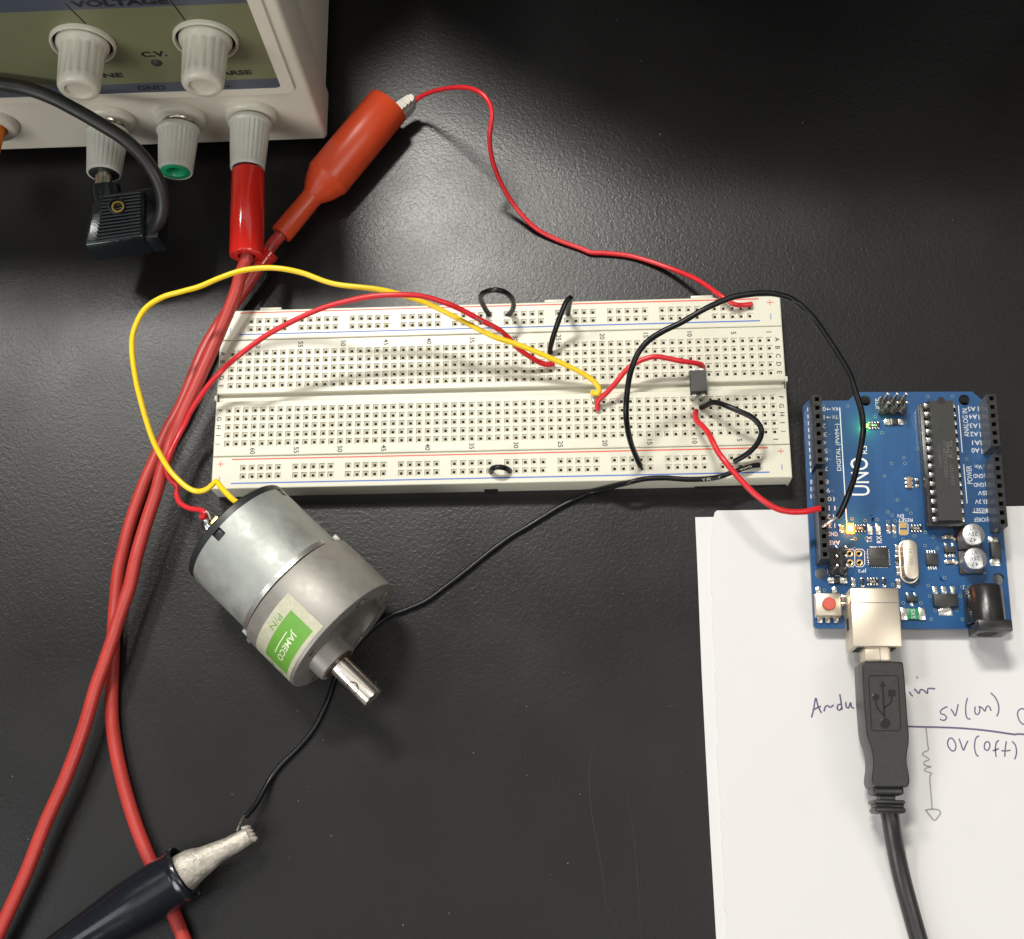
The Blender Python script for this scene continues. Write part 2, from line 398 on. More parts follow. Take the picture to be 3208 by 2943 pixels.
bb = thing('breadboard', 'white solderless breadboard lying across the middle of the black table', 'breadboard', (0, 0, 0))
XC = [78.74-2.54*i for i in range(63)]
YR = dict(A=13.97, B=11.43, C=8.89, D=6.35, E=3.81, F=-3.81, G=-6.35, H=-8.89, I=-11.43, J=-13.97)
strip('terminal_strip', -82.7, 82.7, -17.8, 18.1, [(x, y) for x in XC for y in YR.values()], bb, gutter=(-1.25, 1.55))
XR = [73.7-2.54*i for i in range(59) if i % 6 != 5]
strip('power_rail', -82.7, 82.7, 18.25, 27.7, [(x, y) for x in XR for y in (24.2, 21.65)], bb)
strip('power_rail', -82.7, 82.7, -27.6, -17.95, [(x, y) for x in XR for y in (-21.4, -23.95)], bb)
for x in (-68, -68+85, 60):
    mb = MB(); mb.box((x, 28.2, 6.5), (6.5, 1.0, 3), bev=.2); mb.build('side_tab', 'board', bb)
for x, y in ((-83.0, 0.2), (82.95, 1.9)):
    mb = MB(); mb.box((x, y, 7.2), (.7, 1.6, 2.2), bev=.15); mb.build('side_tab', 'board', bb)
for x, y, wd, ht in ((-4.6, -27.62, 3.9, 2.6), (67, -27.62, 26, 1.1)):
    mb = MB(); mb.box((x+2, y, ht/2), (wd, .12, ht)); mb.build('side_slot_shade', 'dark', bb, smooth=0)  # nothing is cut; a dark strip gives the notch its shade
for nm, y, mt in (('rail_line', 26.85, 'rail_red'), ('rail_line', 19.95, 'rail_blue'), ('rail_line', -18.8, 'rail_red'), ('rail_line', -26.0, 'rail_blue')):
    mb = MB(); mb.box((-.3, y, ZB+.015), (153.4, .36, .03)); mb.build(nm, mt, bb, smooth=0)
for x in (80.0, -80.0):
    for ch, y in YR.items():
        text(ch, 'row_letter', 'print_grey', bb, (x+(1.6 if x > 0 else -.9)-.6, y, ZB+.02), 1.35, rz=-PI/2, bold=.01)
    for y, dy in ((25.6, 0), (-19.9+.0, 0)):
        pass
for x, y, k in ((79.6, 25.6, '+'), (79.6, 21.2, '-'), (80, -19.9, '+'), (80, -24.6, '-'), (-80.3, -20.1, '+'), (-80.3, -24.7, '-'), (-79.6, 21.3, '-'), (-79.6, 25.6, '+')):
    mb = MB(); mt = 'rail_red' if k == '+' else 'rail_blue'
    mb.box((x, y, ZB+.015), (.2, 1.7, .03))
    if k == '+': mb.box((x, y, ZB+.02), (1.8, .2, .04))
    mb.build('polarity_mark', mt, bb, smooth=0)
for n in (1, 5, 10, 15, 20, 25, 30, 35, 40, 45, 50, 55, 60):
    x = 78.74-2.54*(n-1)
    text(str(n), 'column_number', 'print_grey', bb, (x, 16.35, ZB+.02), 1.45, rz=-PI/2, bold=.012)
    text(str(n), 'column_number', 'print_grey', bb, (x, -16.35, ZB+.02), 1.45, rz=-PI/2, bold=.012)

# ------------------------------------------------------------------ 4 pin chip
ch = thing('optocoupler_chip', 'small black four pin chip straddling the centre gap of the breadboard', 'chip', (57.15, 0, ZB))
mb = MB(); cx = 57.4
mb.add([(cx-2.3, -3.1, 10.2), (cx+2.3, -3.1, 10.2), (cx+2.3, 3.4, 10.2), (cx-2.3, 3.4, 10.2),
        (cx-2.45, -3.3, 11.9), (cx+2.45, -3.3, 11.9), (cx+2.45, 3.55, 11.9), (cx-2.45, 3.55, 11.9),
        (cx-2.2, -3.05, 13.4), (cx+2.2, -3.05, 13.4), (cx+2.2, 3.3, 13.4), (cx-2.2, 3.3, 13.4)],
       [[3, 2, 1, 0], [8, 9, 10, 11]]+[[k*4+i, k*4+(i+1) % 4, k*4+4+(i+1) % 4, k*4+4+i] for k in (0, 1) for i in range(4)])
mb.build('body', 'ic', ch, smooth=0)
for sx in (-1.27, 1.27):
    for sy in (-1, 1):
        mb = MB(); y0 = .1
        pts = [(cx+sx, y0+sy*3.2, 11.9), (cx+sx, y0+sy*4.0, 11.8), (cx+sx, y0+sy*4.0, 8.0)]
        for a, b in zip(pts, pts[1:]):
            a = Vector(a); b = Vector(b); c = (a+b)/2; d = b-a
            mb.box(c, (1.1 if abs(d.z) < .3 else .8, max(abs(d.y), .25)+.1, max(abs(d.z), .25)+.1))
        mb.build('pin', 'tin', ch, smooth=0)

# ------------------------------------------------------------------ jumper wires
def wire(name, label, pts, r, mt, cat='wire', group=None, tips=(), tipr=.32, n=12, extra=None):
    if tips or extra:
        t = thing(name, label, cat, pts[0], group)
        mb = MB(); mb.tube(pts, r, n, rad=lambda q: r*(1+.022*math.sin(q*37+r*90)+.018*math.sin(q*91))); mb.build('insulation', mt, t)
        for tp in tips:
            mb = MB(); mb.tube(tp, tipr, 8, step=.4); mb.build('bare_end', 'copper', t)
        return t
    mb = MB(); mb.tube(pts, r, n); o = mb.build(name, mt, None, loc=pts[0]); return tag(o, label, cat, group)
def stick(p, x=None, y=None, dz=0): return (p.x if x is None else x, p.y if y is None else y, ZB-2.5)
Q = lambda K, L: [K(*q) for q in L]
# yellow
yw = Q(KB, [(1420, 1032, 27), (1340, 985, 26), (1265, 915, 25), (1200, 840, 24), (1163, 795, 23.5), (1125, 830, 23), (1060, 878, 22), (975, 893, 21), (890, 860, 21), (800, 785, 21), (700, 670, 21), (570, 440, 22), (490, 215, 24)]) + \
     Q(KA, [(430, 1540, 26), (385, 1350, 27), (350, 1080, 28), (368, 880, 29), (470, 680, 30), (640, 562, 31), (830, 505, 32), (1000, 457, 32), (1200, 372, 33), (1400, 305, 33), (1600, 278, 33), (1780, 283, 33)]) + \
     Q(K2, [(700, 12, 32), (900, 80, 31), (1180, 115, 30), (1330, 152, 28), (1500, 210, 26), (1700, 310, 24), (1900, 410, 22)]) + \
     Q(KC, [(600, 832, 20), (850, 930, 18), (1100, 1040, 16), (1350, 1160, 13.5), (1500, 1262, 12), (1566, 1360, 11), (1552, 1408, 10.4), (1500, 1402, 10.2), (1478, 1385, 10.4)])
wire('jumper_wire', 'long yellow wire looping from the motor back to the middle of the breadboard', yw, .78, 'yellow_wire',
     tips=[Q(KC, [(1478, 1385, 10.2), (1480, 1430, 9.8), (1500, 1480, 9.4), (1518, 1512, 8.6), (1518, 1512, 6)])], tipr=.28)
# red motor wire
rw = Q(KC, [(1038, 1062, 9.6), (980, 1072, 10.4), (900, 1055, 11), (800, 1000, 13), (640, 892, 16), (520, 762, 19), (400, 662, 22), (200, 560, 25), (0, 452, 28)]) + \
     Q(K2, [(1600, 200, 31), (1450, 157, 33), (1300, 150, 34), (1130, 160, 34), (950, 197, 33), (800, 243, 32), (600, 335, 30), (450, 420, 28), (300, 532, 26), (200, 620, 20), (100, 730, 17)]) + \
     Q(KA, [(924, 1650, 15), (870, 1765, 14)]) + \
     Q(KB, [(820, 318, 13.6), (765, 425, 14), (712, 535, 14.6), (682, 630, 14), (682, 700, 14), (730, 790, 13.5), (788, 848, 13.5), (782, 925, 14), (812, 1005, 15), (900, 1055, 16), (1000, 1072, 17), (1052, 1095, 18), (1058, 1130, 17), (1015, 1142, 16)])
t = wire('jumper_wire', 'long red wire arching from the breadboard middle down to the motor back', rw, .78, 'red_wire',
     tips=[Q(KB, [(1020, 1128, 16), (1012, 1102, 17), (1040, 1086, 18), (1078, 1100, 18), (1098, 1150, 18), (1110, 1200, 18.5), (1165, 1232, 19)])], tipr=.36)
for i, (x, y, s) in enumerate([(175, 567, 5.6), (325, 655, 3), (425, 715, 3)]):
    p = KC(x, y, [25.6, 23.2, 21.2][i]) ; p.z += .8
    a = KC(x+30, y+17, p.z)-KC(x, y, p.z); rz = math.atan2(a.y, a.x)
    text(['AWM5', '26', '10'][i], 'print', 'ink', t, (p.x, p.y, p.z), .85, rz=rz, bold=.03, wid=[3.4, 1.4, 1.5][i])
# red clip wire
cw = Q(KT, [(790, 248, 7.5), (835, 212, 9), (920, 175, 14), (1040, 152, 21), (1140, 153, 26), (1218, 183, 28), (1270, 240, 28), (1291, 310, 27), (1283, 400, 25), (1277, 500, 21), (1303, 640, 15), (1372, 800, 8.5), (1460, 930, 4), (1570, 1040, 1.8), (1700, 1110, 1.0), (1850, 1165, 0.9), (1920, 1192, 0.9), (2010, 1196, 0.9)]) + \
     Q(KN, [(1245, 505, 1.0), (1312, 526, 2.2), (1370, 550, 6), (1416, 581, 10.5)]) + Q(K3, [(1400, 205, 11), (1455, 215, 10), (1505, 210, 9.6), (1522, 208, 9.5)])
wire('jumper_wire', 'red wire running from the red crocodile clip to the plus rail corner of the breadboard', cw, .72, 'red_wire',
     tips=[[tuple(cw[-1]), (cw[-1].x, cw[-1].y-.4, 8.9), (73.7, 24.2, 6)], Q(KT, [(800, 236, 7.5), (775, 250, 7.5), (745, 275, 7.5)])])
# big black
bw = Q(K3, [(817, 1228, 9.2), (792, 1172, 13), (757, 1080, 19), (733, 965, 25), (728, 850, 29), (743, 700, 32), (768, 600, 34), (805, 515, 35), (868, 440, 36), (955, 383, 37), (1080, 322, 38), (1200, 252, 39), (1300, 203, 39), (1400, 165, 39), (1500, 147, 39), (1600, 139, 39), (1700, 150, 39), (1785, 183, 38), (1870, 252, 38), (1950, 350, 37)]) + \
     Q(K4, [(545, 25, 36), (600, 180, 35), (655, 345, 33), (676, 500, 31), (667, 600, 29), (640, 750, 27), (603, 920, 24), (560, 1040, 22), (510, 1165, 19), (468, 1248, 17)])
wire('jumper_wire', 'long black wire looping high from the lower rail over to the microcontroller board header', bw, .80, 'black_wire',
     tips=[Q(K4, [(468, 1248, 17), (425, 1268, 16.5), (380, 1300, 15.5), (345, 1328, 14.5), (338, 1332, 11)]), [tuple(bw[0]), (bw[0].x, bw[0].y, 7)]], tipr=.42)
# small loop top
lp = [aty(1450+x/3.662, 850+y/3.662, Y) for x, y, Y in [(300, 495, 24.3), (270, 455, 24.6), (232, 385, 25), (206, 320, 25.2), (225, 262, 25.2), (290, 228, 25), (370, 217, 24.8), (460, 232, 24.6), (530, 278, 24.4), (577, 350, 24.3), (575, 430, 24.2), (528, 503, 24.2)]]
wire('jumper_wire', 'short black wire standing as a round loop on the upper rail of the breadboard', lp, .78, 'black_wire',
     tips=[[tuple(lp[0]), (lp[0].x+.9, 24.2, 6)], [tuple(lp[-1]), (lp[-1].x, 24.2, 6)]])
jb = Q(KC, [(1205, 488, 9.0), (1215, 420, 13), (1228, 350, 18), (1236, 305, 21), (1205, 325, 21.5), (1165, 400, 20), (1120, 510, 18), (1080, 620, 16), (1040, 740, 14), (1010, 850, 11.5), (1000, 905, 10), (1005, 940, 9.3)])
wire('jumper_wire', 'straight black wire leaning from the upper rail to row B of the breadboard', jb, .78, 'black_wire',
     tips=[[tuple(jb[-1]), (jb[-1].x+.2, jb[-1].y, 6)]])
sj = [aty(1480+x/5.74, 1400+y/5.74, -24.0) for x, y in [(341, 462), (336, 428), (362, 392), (430, 370), (500, 366), (570, 378), (640, 408), (672, 438), (668, 460)]]
wire('jumper_wire', 'tiny black wire bridge on the lower rail of the breadboard', sj, .78, 'black_wire')
rj = Q(K3, [(1213, 610, 9.3), (1203, 590, 11), (1150, 578, 13), (1050, 563, 15), (930, 540, 16.5), (850, 552, 16.5), (772, 590, 16), (712, 642, 15), (660, 708, 14), (605, 768, 12.5), (560, 808, 11), (546, 840, 10), (549, 878, 9.2)])
wire('jumper_wire', 'short red wire from the small chip to the end of the yellow wire', rj, .76, 'red_wire',
     tips=[[tuple(rj[0]), (rj[0].x, rj[0].y, 6)], [tuple(rj[-1]), (rj[-1].x, rj[-1].y, 6)]])
kj = Q(KR, [(437, 588, 9.3), (480, 570, 11), (540, 541, 13.5), (600, 546, 15), (700, 583, 16.5), (800, 626, 17), (900, 672, 17), (968, 732, 16.5), (1000, 795, 16), (992, 862, 15), (950, 940, 14), (880, 1010, 12.5), (800, 1062, 11), (748, 1090, 10)])
wire('jumper_wire', 'short curved black wire from beside the small chip to the lower rail', kj, .78, 'black_wire',
     tips=[[tuple(kj[0]), (kj[0].x, kj[0].y, 6)], [tuple(kj[-1]), (kj[-1].x-.3, kj[-1].y, 6)]])
rb = Q(KR, [(387, 622, 9.2), (380, 665, 11), (402, 718, 13), (450, 762, 15), (500, 822, 17), (542, 900, 19), (590, 995, 20), (655, 1085, 21), (750, 1200, 21), (850, 1310, 21), (950, 1405, 20.5), (1050, 1480, 20), (1150, 1535, 19), (1270, 1562, 18), (1400, 1560, 17), (1490, 1542, 16), (1540, 1530, 15)])
wire('jumper_wire', 'red wire from below the small chip to the left header of the microcontroller board', rb, .82, 'red_wire',
     tips=[[tuple(rb[0]), (rb[0].x, rb[0].y+1, 6)], [tuple(rb[-1]), (rb[-1].x+.8, rb[-1].y-.2, 13)]])
def hug(K, x, y):
    p = K(x, y, 9.5)
    if p.y > -27.5: return p
    e = K(x, y, 0); d = (p-e)/9.5; z = (-28.5-e.y)/d.y; return e+d*min(max(z, .85), 9.5)
# black wire to clip, running under the motor
bk = Q(KR, [(980, 1125, 9.4), (920, 1130, 10.0), (840, 1155, 10.6), (760, 1182, 11), (680, 1210, 11), (620, 1232, 11)]) + \
     [hug(KR, x, y) for x, y in ((520, 1250), (400, 1258), (300, 1258), (200, 1252), (100, 1245))] + [hug(K3, x, y) for x, y in ((850, 1310), (750, 1332), (650, 1358), (570, 1378), (500, 1398), (400, 1442), (300, 1492), (200, 1553), (100, 1615), (0, 1674))] + \
     Q(KN, [(960, 1088, .9), (908, 1130, .9), (875, 1155, .9), (838, 1182, .9), (800, 1199, .8), (760, 1215, .75), (720, 1248, .7), (685, 1290, .7), (660, 1330, .8), (650, 1362, .9), (638, 1392, .9), (618, 1432, .9), (590, 1468, .9), (550, 1508, 1), (530, 1535, 1.5), (505, 1580, 4), (484, 1606, 6)])
wt = wire('jumper_wire', 'black wire with white lettering running under the motor to the black clip', bk, .74, 'black_wire',
     tips=[Q(KS, [(1225, 725, 6), (1190, 780, 7), (1155, 860, 8), (1120, 945, 8.5)]), [tuple(bk[0]), (bk[0].x+.3, bk[0].y, 6)]])
for (x, y, z, s, wd) in [(160, 1278, 8.3, '30', 2.6), (325, 1278, 9.3, 'CSA', 3.8), (485, 1272, 10.4, 'TR', 2.8), (640, 1238, 11.2, '64', 2.6), (850, 1165, 11.2, 'AWG', 3.6)]:
    p = KR(x, y, z); text(s, 'print', 'sticker', wt, (p.x, p.y+.25, p.z+.35), .62, rz=.06 if x < 600 else .32, bold=.01, wid=wd,
                          mtx=Matrix.Rotation(.06 if x < 600 else .32, 4, 'Z') @ Matrix.Rotation(math.radians(35), 4, 'X'))

# ------------------------------------------------------------------ power supply
PSU_Y = 86
ps = thing('power_supply', 'ivory bench power supply with green control panel at the top left of the table', 'power supply', (-180, 180, 0))
Zt = 116
mb = MB(); mb.box((-178.6, PSU_Y+116, 5+(Zt-5)/2), (249.0, 200, Zt-6.2), bev=2, segs=3); mb.build('case', 'psu', ps)
mb = MB(); mb.box((-178.4, PSU_Y+8.5, 5+(Zt-5)/2), (250.2, 17, Zt-5), bev=1.6, segs=4); mb.build('front_bezel', 'psu', ps)
def rrect(x0, z0, x1, z1, r, n=6):
    out = []
    for (cx, cz, a0) in ((x1-r, z0+r, -PI/2), (x1-r, z1-r, 0), (x0+r, z1-r, PI/2), (x0+r, z0+r, PI)):
        for i in range(n+1):
            a = a0+PI/2*i/n; out.append((cx+r*math.cos(a), cz+r*math.sin(a)))
    return out
def ringprism(outer, inner, y0, y1, mb, bev=.35):
    n = len(outer); vs = []
    lay = [(outer, y0), (outer, y1+bev), ([(x*.9985+(-178)*.0015, z) for x, z in outer], y1), (inner, y1), (inner, y0)]
    for L_, y in lay: vs += [(x, y, z) for x, z in L_]
    fs = []
    for k in range(len(lay)-1):
        for i in range(n): fs.append([k*n+i, k*n+(i+1) % n, (k+1)*n+(i+1) % n, (k+1)*n+i])
    mb.add(vs, fs)
mb = MB(); ringprism(rrect(-299, 33.3, -57.2, 111, 3.2), rrect(-296, 36.2, -61.0, 108, 1.6), PSU_Y+.5, PSU_Y-.9, mb); mb.build('panel_frame', 'psu', ps)
mb = MB(); mb.prism([(a, b) for a, b in rrect(-296.2, 36.0, -60.8, 108.2, 1.6)], 0, .4)
mb.v = [(x, PSU_Y-.25+(-z), y) for x, y, z in mb.v]; mb.f = [f[::-1] for f in mb.f]; mb.build('panel', 'panel_green', ps, smooth=0)
for z0, z1 in ((36.2, 41.0), (76.2, 82.5)):
    mb = MB(); mb.box((-178.4, PSU_Y-.67, (z0+z1)/2), (234.8, .04, z1-z0)); mb.build('panel_stripe', 'panel_blue', ps, smooth=0)
TXM = Matrix.Rotation(PI/2, 4, 'X')
def ptext(s, x, z, h, bold=.02, wid=None, mt='ink'): text(s, 'lettering', mt, ps, (x, PSU_Y-.72, z), h, mtx=TXM, bold=bold, wid=wid)
ptext('C.V.', -92.7, 55.1, 2.6, .04, 7.2); ptext('FINE', -109.2, 45.6, 2.3, .04, 9.2); ptext('COARSE', -75.2, 44.6, 2.3, .04, 15)
ptext('GND', -98.6, 38.5, 2.4, .02, 8.4); ptext('+', -76.2, 37.9, 2.0, 0, 2.4); ptext('-', -117, 38.2, .5, 0, 2.4); ptext('VOLTAGE', -94.5, 78.6, 2.9, .05, 26)
for a, b in (((-106.6, 70.0), (-108.8, 79)), ((-79.6, 69.8), (-81, 79))):
    mb = MB(); mb.ribbon([(a[0], PSU_Y-.72, a[1]), (b[0], PSU_Y-.72, b[1])], .4, up=(0, -1, 0), smooth=False); mb.build('lead_line', 'ink', ps, smooth=0)
mb = MB(); mb.lathe((-93.2, PSU_Y-.5, 51), (0, -1, 0), [(0, 1.6), (.4, 1.5), (.9, .9), (1.05, .1)], 20); mb.build('indicator_lamp', 'print_grey', ps)
def flute(depth, per): return lambda i: -depth if (i % per) < max(1, per//3) else 0
for xk, zk in ((-110.4, 61.6), (-76.4, 61.2)):
    mb = MB(); mb.lathe((xk, PSU_Y-.3, zk), (0, -1, 0), [(0, 8.9), (1.2, 8.9), (1.7, 8.6), (1.7, 8.3), (1.2, 8.1), (.1, 8.0)], 48, cap=False)
    mb.build('knob_collar', 'psu_knob', ps)
    mb = MB(); mb.lathe((xk, PSU_Y-.68, zk), (0, -1, 0), [(0, 8.05), (.02, .01)], 40); mb.build('collar_shadow_gap', 'dark', ps)  # dark disc puts the shade inside the collar into colour
    kn = MB(); kn.lathe((xk, PSU_Y-.9, zk), (0, -1, 0), [(0, 7.2), (.9, 7.2), (1.5, 6.9), (2.0, 6.5), (2.6, 6.25), (3.0, 6.15, 1), (11.4, 5.85, 1), (11.8, 5.85), (13.8, 5.65), (14.6, 5.2), (14.8, 4.7), (14.8, 3.75), (13.9, 3.6), (13.8, .05)], 96, mod=flute(.36, 6))
    kn.build('control_knob', 'psu_knob', ps)
PZ = 21.8
for i, (xp, capm) in enumerate(((-117.0, None), (-95.3, 'green_cap'), (-73.6, None), (-153.2, 'orange_cap'))):
    bp_ = thing('binding_post', '', '', (0, 0, 0)) if False else None
    mb = MB(); mb.lathe((xp, PSU_Y+.1, PZ), (0, -1, 0), [(0, 7.9), (1.4, 7.8), (2.3, 7.2), (2.5, 6.6), (2.5, 4.9), (.8, 4.8)], 44, cap=False); col = mb.build('post_collar', 'psu_knob', ps)
    if i == 3:
        mb = MB(); mb.lathe((xp-1.5, PSU_Y-1, PZ), (0, -1, 0), [(0, 5.6), (1.5, 5.6), (2.2, 5.2), (9, 4.6), (10, 4.2), (10.2, 2.4), (5, 2.3)], 36, cap=False); mb.build('post_knob', 'orange_cap', ps); continue
    gap = 0 if i == 2 else 1.6
    mb = MB(); mb.lathe((xp, PSU_Y-1.0, PZ), (0, -1, 0), [(0, 4.9), (1.9, 4.9), (2.3, 4.5), (2.3, 2.4), (7, 2.4)], 32, cap=False); mb.build('post_washer', 'nickel', ps, smooth=50)
    y0 = PSU_Y-3.0-gap; Lp = y0-67.2
    mb = MB(); mb.lathe((xp, y0, PZ), (0, -1, 0), [(0, 3.0), (0, 6.3), (.3, 6.5), (1.2, 6.5), (1.6, 6.1), (1.8, 5.95, 1), (Lp-1.2, 5.15, 1), (Lp-.5, 5.15), (Lp, 4.95), (Lp, 4.45), (Lp-1.5, 4.4)], 96, mod=flute(.2, 4), cap=False)
    kn = mb.build('post_knob', 'post', ps)
    mb = MB(); mb.lathe((xp, y0-Lp+1.4, PZ), (0, -1, 0), [(0, 4.42), (1.35, 4.42), (1.5, 4.2), (1.5, 2.7), (1.2, 2.5), (-4, 2.4)], 36, cap=False)
    mb.build('post_insert', capm or 'ink', kn)

# ------------------------------------------------------------------ red banana plug and lead
pl = thing('banana_plug', 'glossy red banana plug pushed into the right hand binding post', 'plug', (-73.6, 53, PZ))
PX0 = Vector((-73.4, 67.6, PZ)); PX1 = Vector((-72.7, 39.4, PZ-1.0)); ax = (PX1-PX0).normalized(); LL = (PX1-PX0).length
mb = MB(); mb.lathe(PX0, ax, [(-2.5, 4.2), (-.2, 4.2), (.3, 4.0), (.6, 3.4), (.9, 4.3), (1.1, 4.75), (1.5, 4.9), (LL-.6, 5.0), (LL-.1, 4.8), (LL, 4.5), (LL, 2.6), (LL-5, 2.5)], 48, cap=False)
mb.build('sleeve', 'red_gloss', pl)
mb = MB(); mb.cyl(PX0-ax*9, PX0-ax*1, 2.0); mb.build('metal_pin', 'nickel', pl)
RL = 1.9
P_ = [PX1-ax*4, PX1+ax*1.0] + Q(KA, [(1400, 330, 18.5), (1355, 500, 17), (1290, 670, 16), (1210, 860, 15), (1125, 1060, 14.5), (1040, 1250, 14), (955, 1440, 13.5), (875, 1610, 13)]) + \
     Q(KB, [(800, 245, 12.5), (735, 400, 12), (680, 560, 11.7), (632, 720, 11.4), (585, 900, 11), (525, 1080, 10.6), (455, 1300, 10.3), (385, 1550, 10)]) + \
     Q(KD, [(580, 500, 8.8), (500, 740, 8.6), (430, 950, 8.5), (385, 1100, 8.5), (285, 1400, 8.2), (185, 1680, 8)]) + \
     Q(KZ, [(525, 380, 7.8), (415, 680, 7.4), (290, 960, 7), (165, 1280, 6.5), (20, 1600, 6), (-140, 1950, 5)])
ld = MB(); ld.tube(P_, RL, 20, step=1.6, round_end=False); o = ld.build('cable', 'red_lead', None, loc=P_[1])
tag(o, 'thick red lead from the glossy red plug, running out at the lower left corner', 'cable', 'thick red test leads')
# crocodile clip red
GC = [KG(1470, 268, 8.4), KG(770, 1020, 8.2), KG(660, 1235, 8.0), KG(337, 1628, 7.0)]
cl = thing('crocodile_clip', 'orange red insulated crocodile clip beside the power supply', 'clip', tuple(GC[1]))
a0 = (GC[3]-GC[0]).normalized(); Lc = (GC[3]-GC[0]).length
ts = [(GC[1]-GC[0]).dot(a0), (GC[2]-GC[0]).dot(a0)]
mb = MB(); mb.lathe(GC[0], a0, [(6, 5.9), (.2, 6.25), (0, 6.6), (.3, 6.85), (ts[0]*.5, 7.0), (ts[0]-1.0, 7.05), (ts[0]-.2, 6.95), (ts[0]+.4, 6.5), (ts[0]+2.2, 5.9), (ts[0]+4.2, 5.0), (ts[1]-1.0, 3.7), (ts[1]-.3, 3.35), (ts[1]+.8, 3.25), (Lc-.4, 3.45), (Lc, 3.25), (Lc, 2.3), (Lc-3, 2.2)], 56, cap=False)
mb.build('insulating_boot', 'red_matte', cl)
# toothed jaws
def jaw(pts, z, th, nm):
    q = [KG(x, y, z) for x, y in pts]; mb = MB(); k = len(q)
    if sum(q[i].x*q[(i+1) % k].y-q[(i+1) % k].x*q[i].y for i in range(k)) < 0: q = q[::-1]
    c_ = sum(q, Vector())/k; qi = [p.lerp(c_, .10) for p in q]
    vs = [(p.x, p.y, z-th) for p in q]+[(p.x, p.y, z-.5) for p in q]+[(p.x, p.y, z) for p in qi]
    mb.add(vs, [[2*k+i for i in range(k)]]+[[r_*k+i, r_*k+(i+1) % k, (r_+1)*k+(i+1) % k, (r_+1)*k+i] for r_ in (0, 1) for i in range(k)])
    mb.build(nm, 'clip_white', cl, smooth=40)
jaw([(1450, 300), (1480, 230), (1535, 238), (1600, 192), (1660, 155), (1715, 142), (1740, 158), (1745, 185), (1738, 205), (1722, 232), (1705, 212), (1697, 238), (1682, 262), (1662, 255), (1655, 278), (1640, 296), (1622, 292), (1612, 315), (1598, 330), (1540, 350)], 10.2, 3.6, 'jaw')
jaw([(1500, 380), (1560, 340), (1600, 338), (1615, 322), (1628, 302), (1645, 304), (1660, 286), (1670, 268), (1688, 270), (1702, 246), (1712, 224), (1728, 240), (1742, 244), (1700, 300), (1650, 350), (1590, 400), (1540, 420)], 8.2, 3.4, 'jaw')
Q_ = [GC[3]-a0*4, GC[3]+a0*.5] + Q(KA, [(1705, 50, 6), (1640, 155, 5.6), (1570, 280, 5.4), (1500, 390, 5.2), (1425, 500, 5), (1350, 600, 5), (1270, 710, 5), (1180, 840, 5), (1090, 985, 5), (1010, 1150, 5), (935, 1340, 5), (860, 1530, 4.8), (790, 1680, 4.6)]) + \
     Q(KB, [(715, 270, 4.4), (640, 430, 4.2), (565, 600, 4), (490, 765, 3.8), (435, 905, 3.6), (370, 1090, 3.2), (310, 1285, 2.9), (258, 1500, 2.6), (216, 1700, 2.4)]) + \
     Q(KD, [(412, 720, 2.2), (395, 960, 2.2), (385, 1200, 2.2), (375, 1500, 2.2), (368, 1800, 2.2)]) + \
     Q(KZ, [(708, 330, 2.2), (735, 520, 2.2), (780, 720, 2.2), (838, 920, 2.2), (900, 1090, 2.2), (960, 1230, 2.2), (1040, 1410, 2.2), (1105, 1560, 2.2), (1165, 1710, 2.2), (1230, 1880, 2.2)])
ld = MB(); ld.tube(Q_, RL, 20, step=1.6, round_end=False); o = ld.build('cable', 'red_lead', None, loc=Q_[1])
tag(o, 'thick red lead from the red crocodile clip, passing under the black clip at the bottom', 'cable', 'thick red test leads')
mb = MB(); p0, p1 = KA(1680, 130, 6), KA(1575, 270, 5.6); mb.lathe(p0, p1-p0, [(0, 2.2), (0, 2.9), (1.6, 3.0), (1.9, 2.6), (4.6, 2.75), (5.2, 2.2)], 24, cap=False); mb.build('cable_collar', 'red_gloss', o)

# ------------------------------------------------------------------ black stackable plug and cable
bp = thing('banana_plug', 'black ribbed stacking banana plug hanging from the left binding post', 'plug', (-113, 52, 14))
TL, TR, BR, BL = [at(200+x/4.028, 500+y/4.028, z) for x, y, z in ((375, 430, 25), (1005, 355, 24), (1010, 985, 24), (228, 1095, 24))]
mb = MB(); top = [BL, BR, TR, TL]; n = Vector((0, 0, -11))
vs = [tuple(p) for p in top]+[tuple(p+n) for p in top]
bm = bmesh.new(); bv = [bm.verts.new(v) for v in vs]
for f in ([0, 1, 2, 3], [7, 6, 5, 4], [0, 4, 5, 1], [1, 5, 6, 2], [2, 6, 7, 3], [3, 7, 4, 0]): bm.faces.new([bv[i] for i in f])
bmesh.ops.bevel(bm, geom=list(bm.edges), offset=1.3, segments=3, affect='EDGES', profile=.5); bm.verts.index_update()
mb.add([v.co for v in bm.verts], [[v.index for v in f.verts] for f in bm.faces]); bm.free()
mb.build('body', 'black_ribbed', bp)
e1 = (TR-TL); e2 = (BL-TL); wn = e1.length
for i in range(13):
    t = .10+.80*i/12; a = TL.lerp(BL, t); b = TR.lerp(BR, t)
    a, b = a.lerp(b, .22 - .0*t), a.lerp(b, .95); a.z += .15; b.z += .15
    mb = MB(); mb.tube([a, b], .42, 8, smooth=False); mb.build('grip_rib', 'black_ribbed', bp)
mb = MB(); c = at(200+660/4.028, 500+590/4.028, 25.2); mb.lathe(c-Vector((0, 0, 1)), (0.1, 0, 1), [(0, 2.6), (1.35, 2.6), (1.5, 2.4), (1.5, 1.9)], 28, cap=False); mb.build('socket_rim', 'ink', bp)
c = at(200+680/4.028, 500+605/4.028, 25.4); mb = MB(); mb.lathe(c-Vector((0, 0, 1)), (0.1, 0, 1), [(-3, 1.2), (1.2, 1.2), (1.5, 1.35), (1.5, 1.85), (1.2, 1.95)], 28, cap=False); mb.build('brass_socket', 'brass', bp)
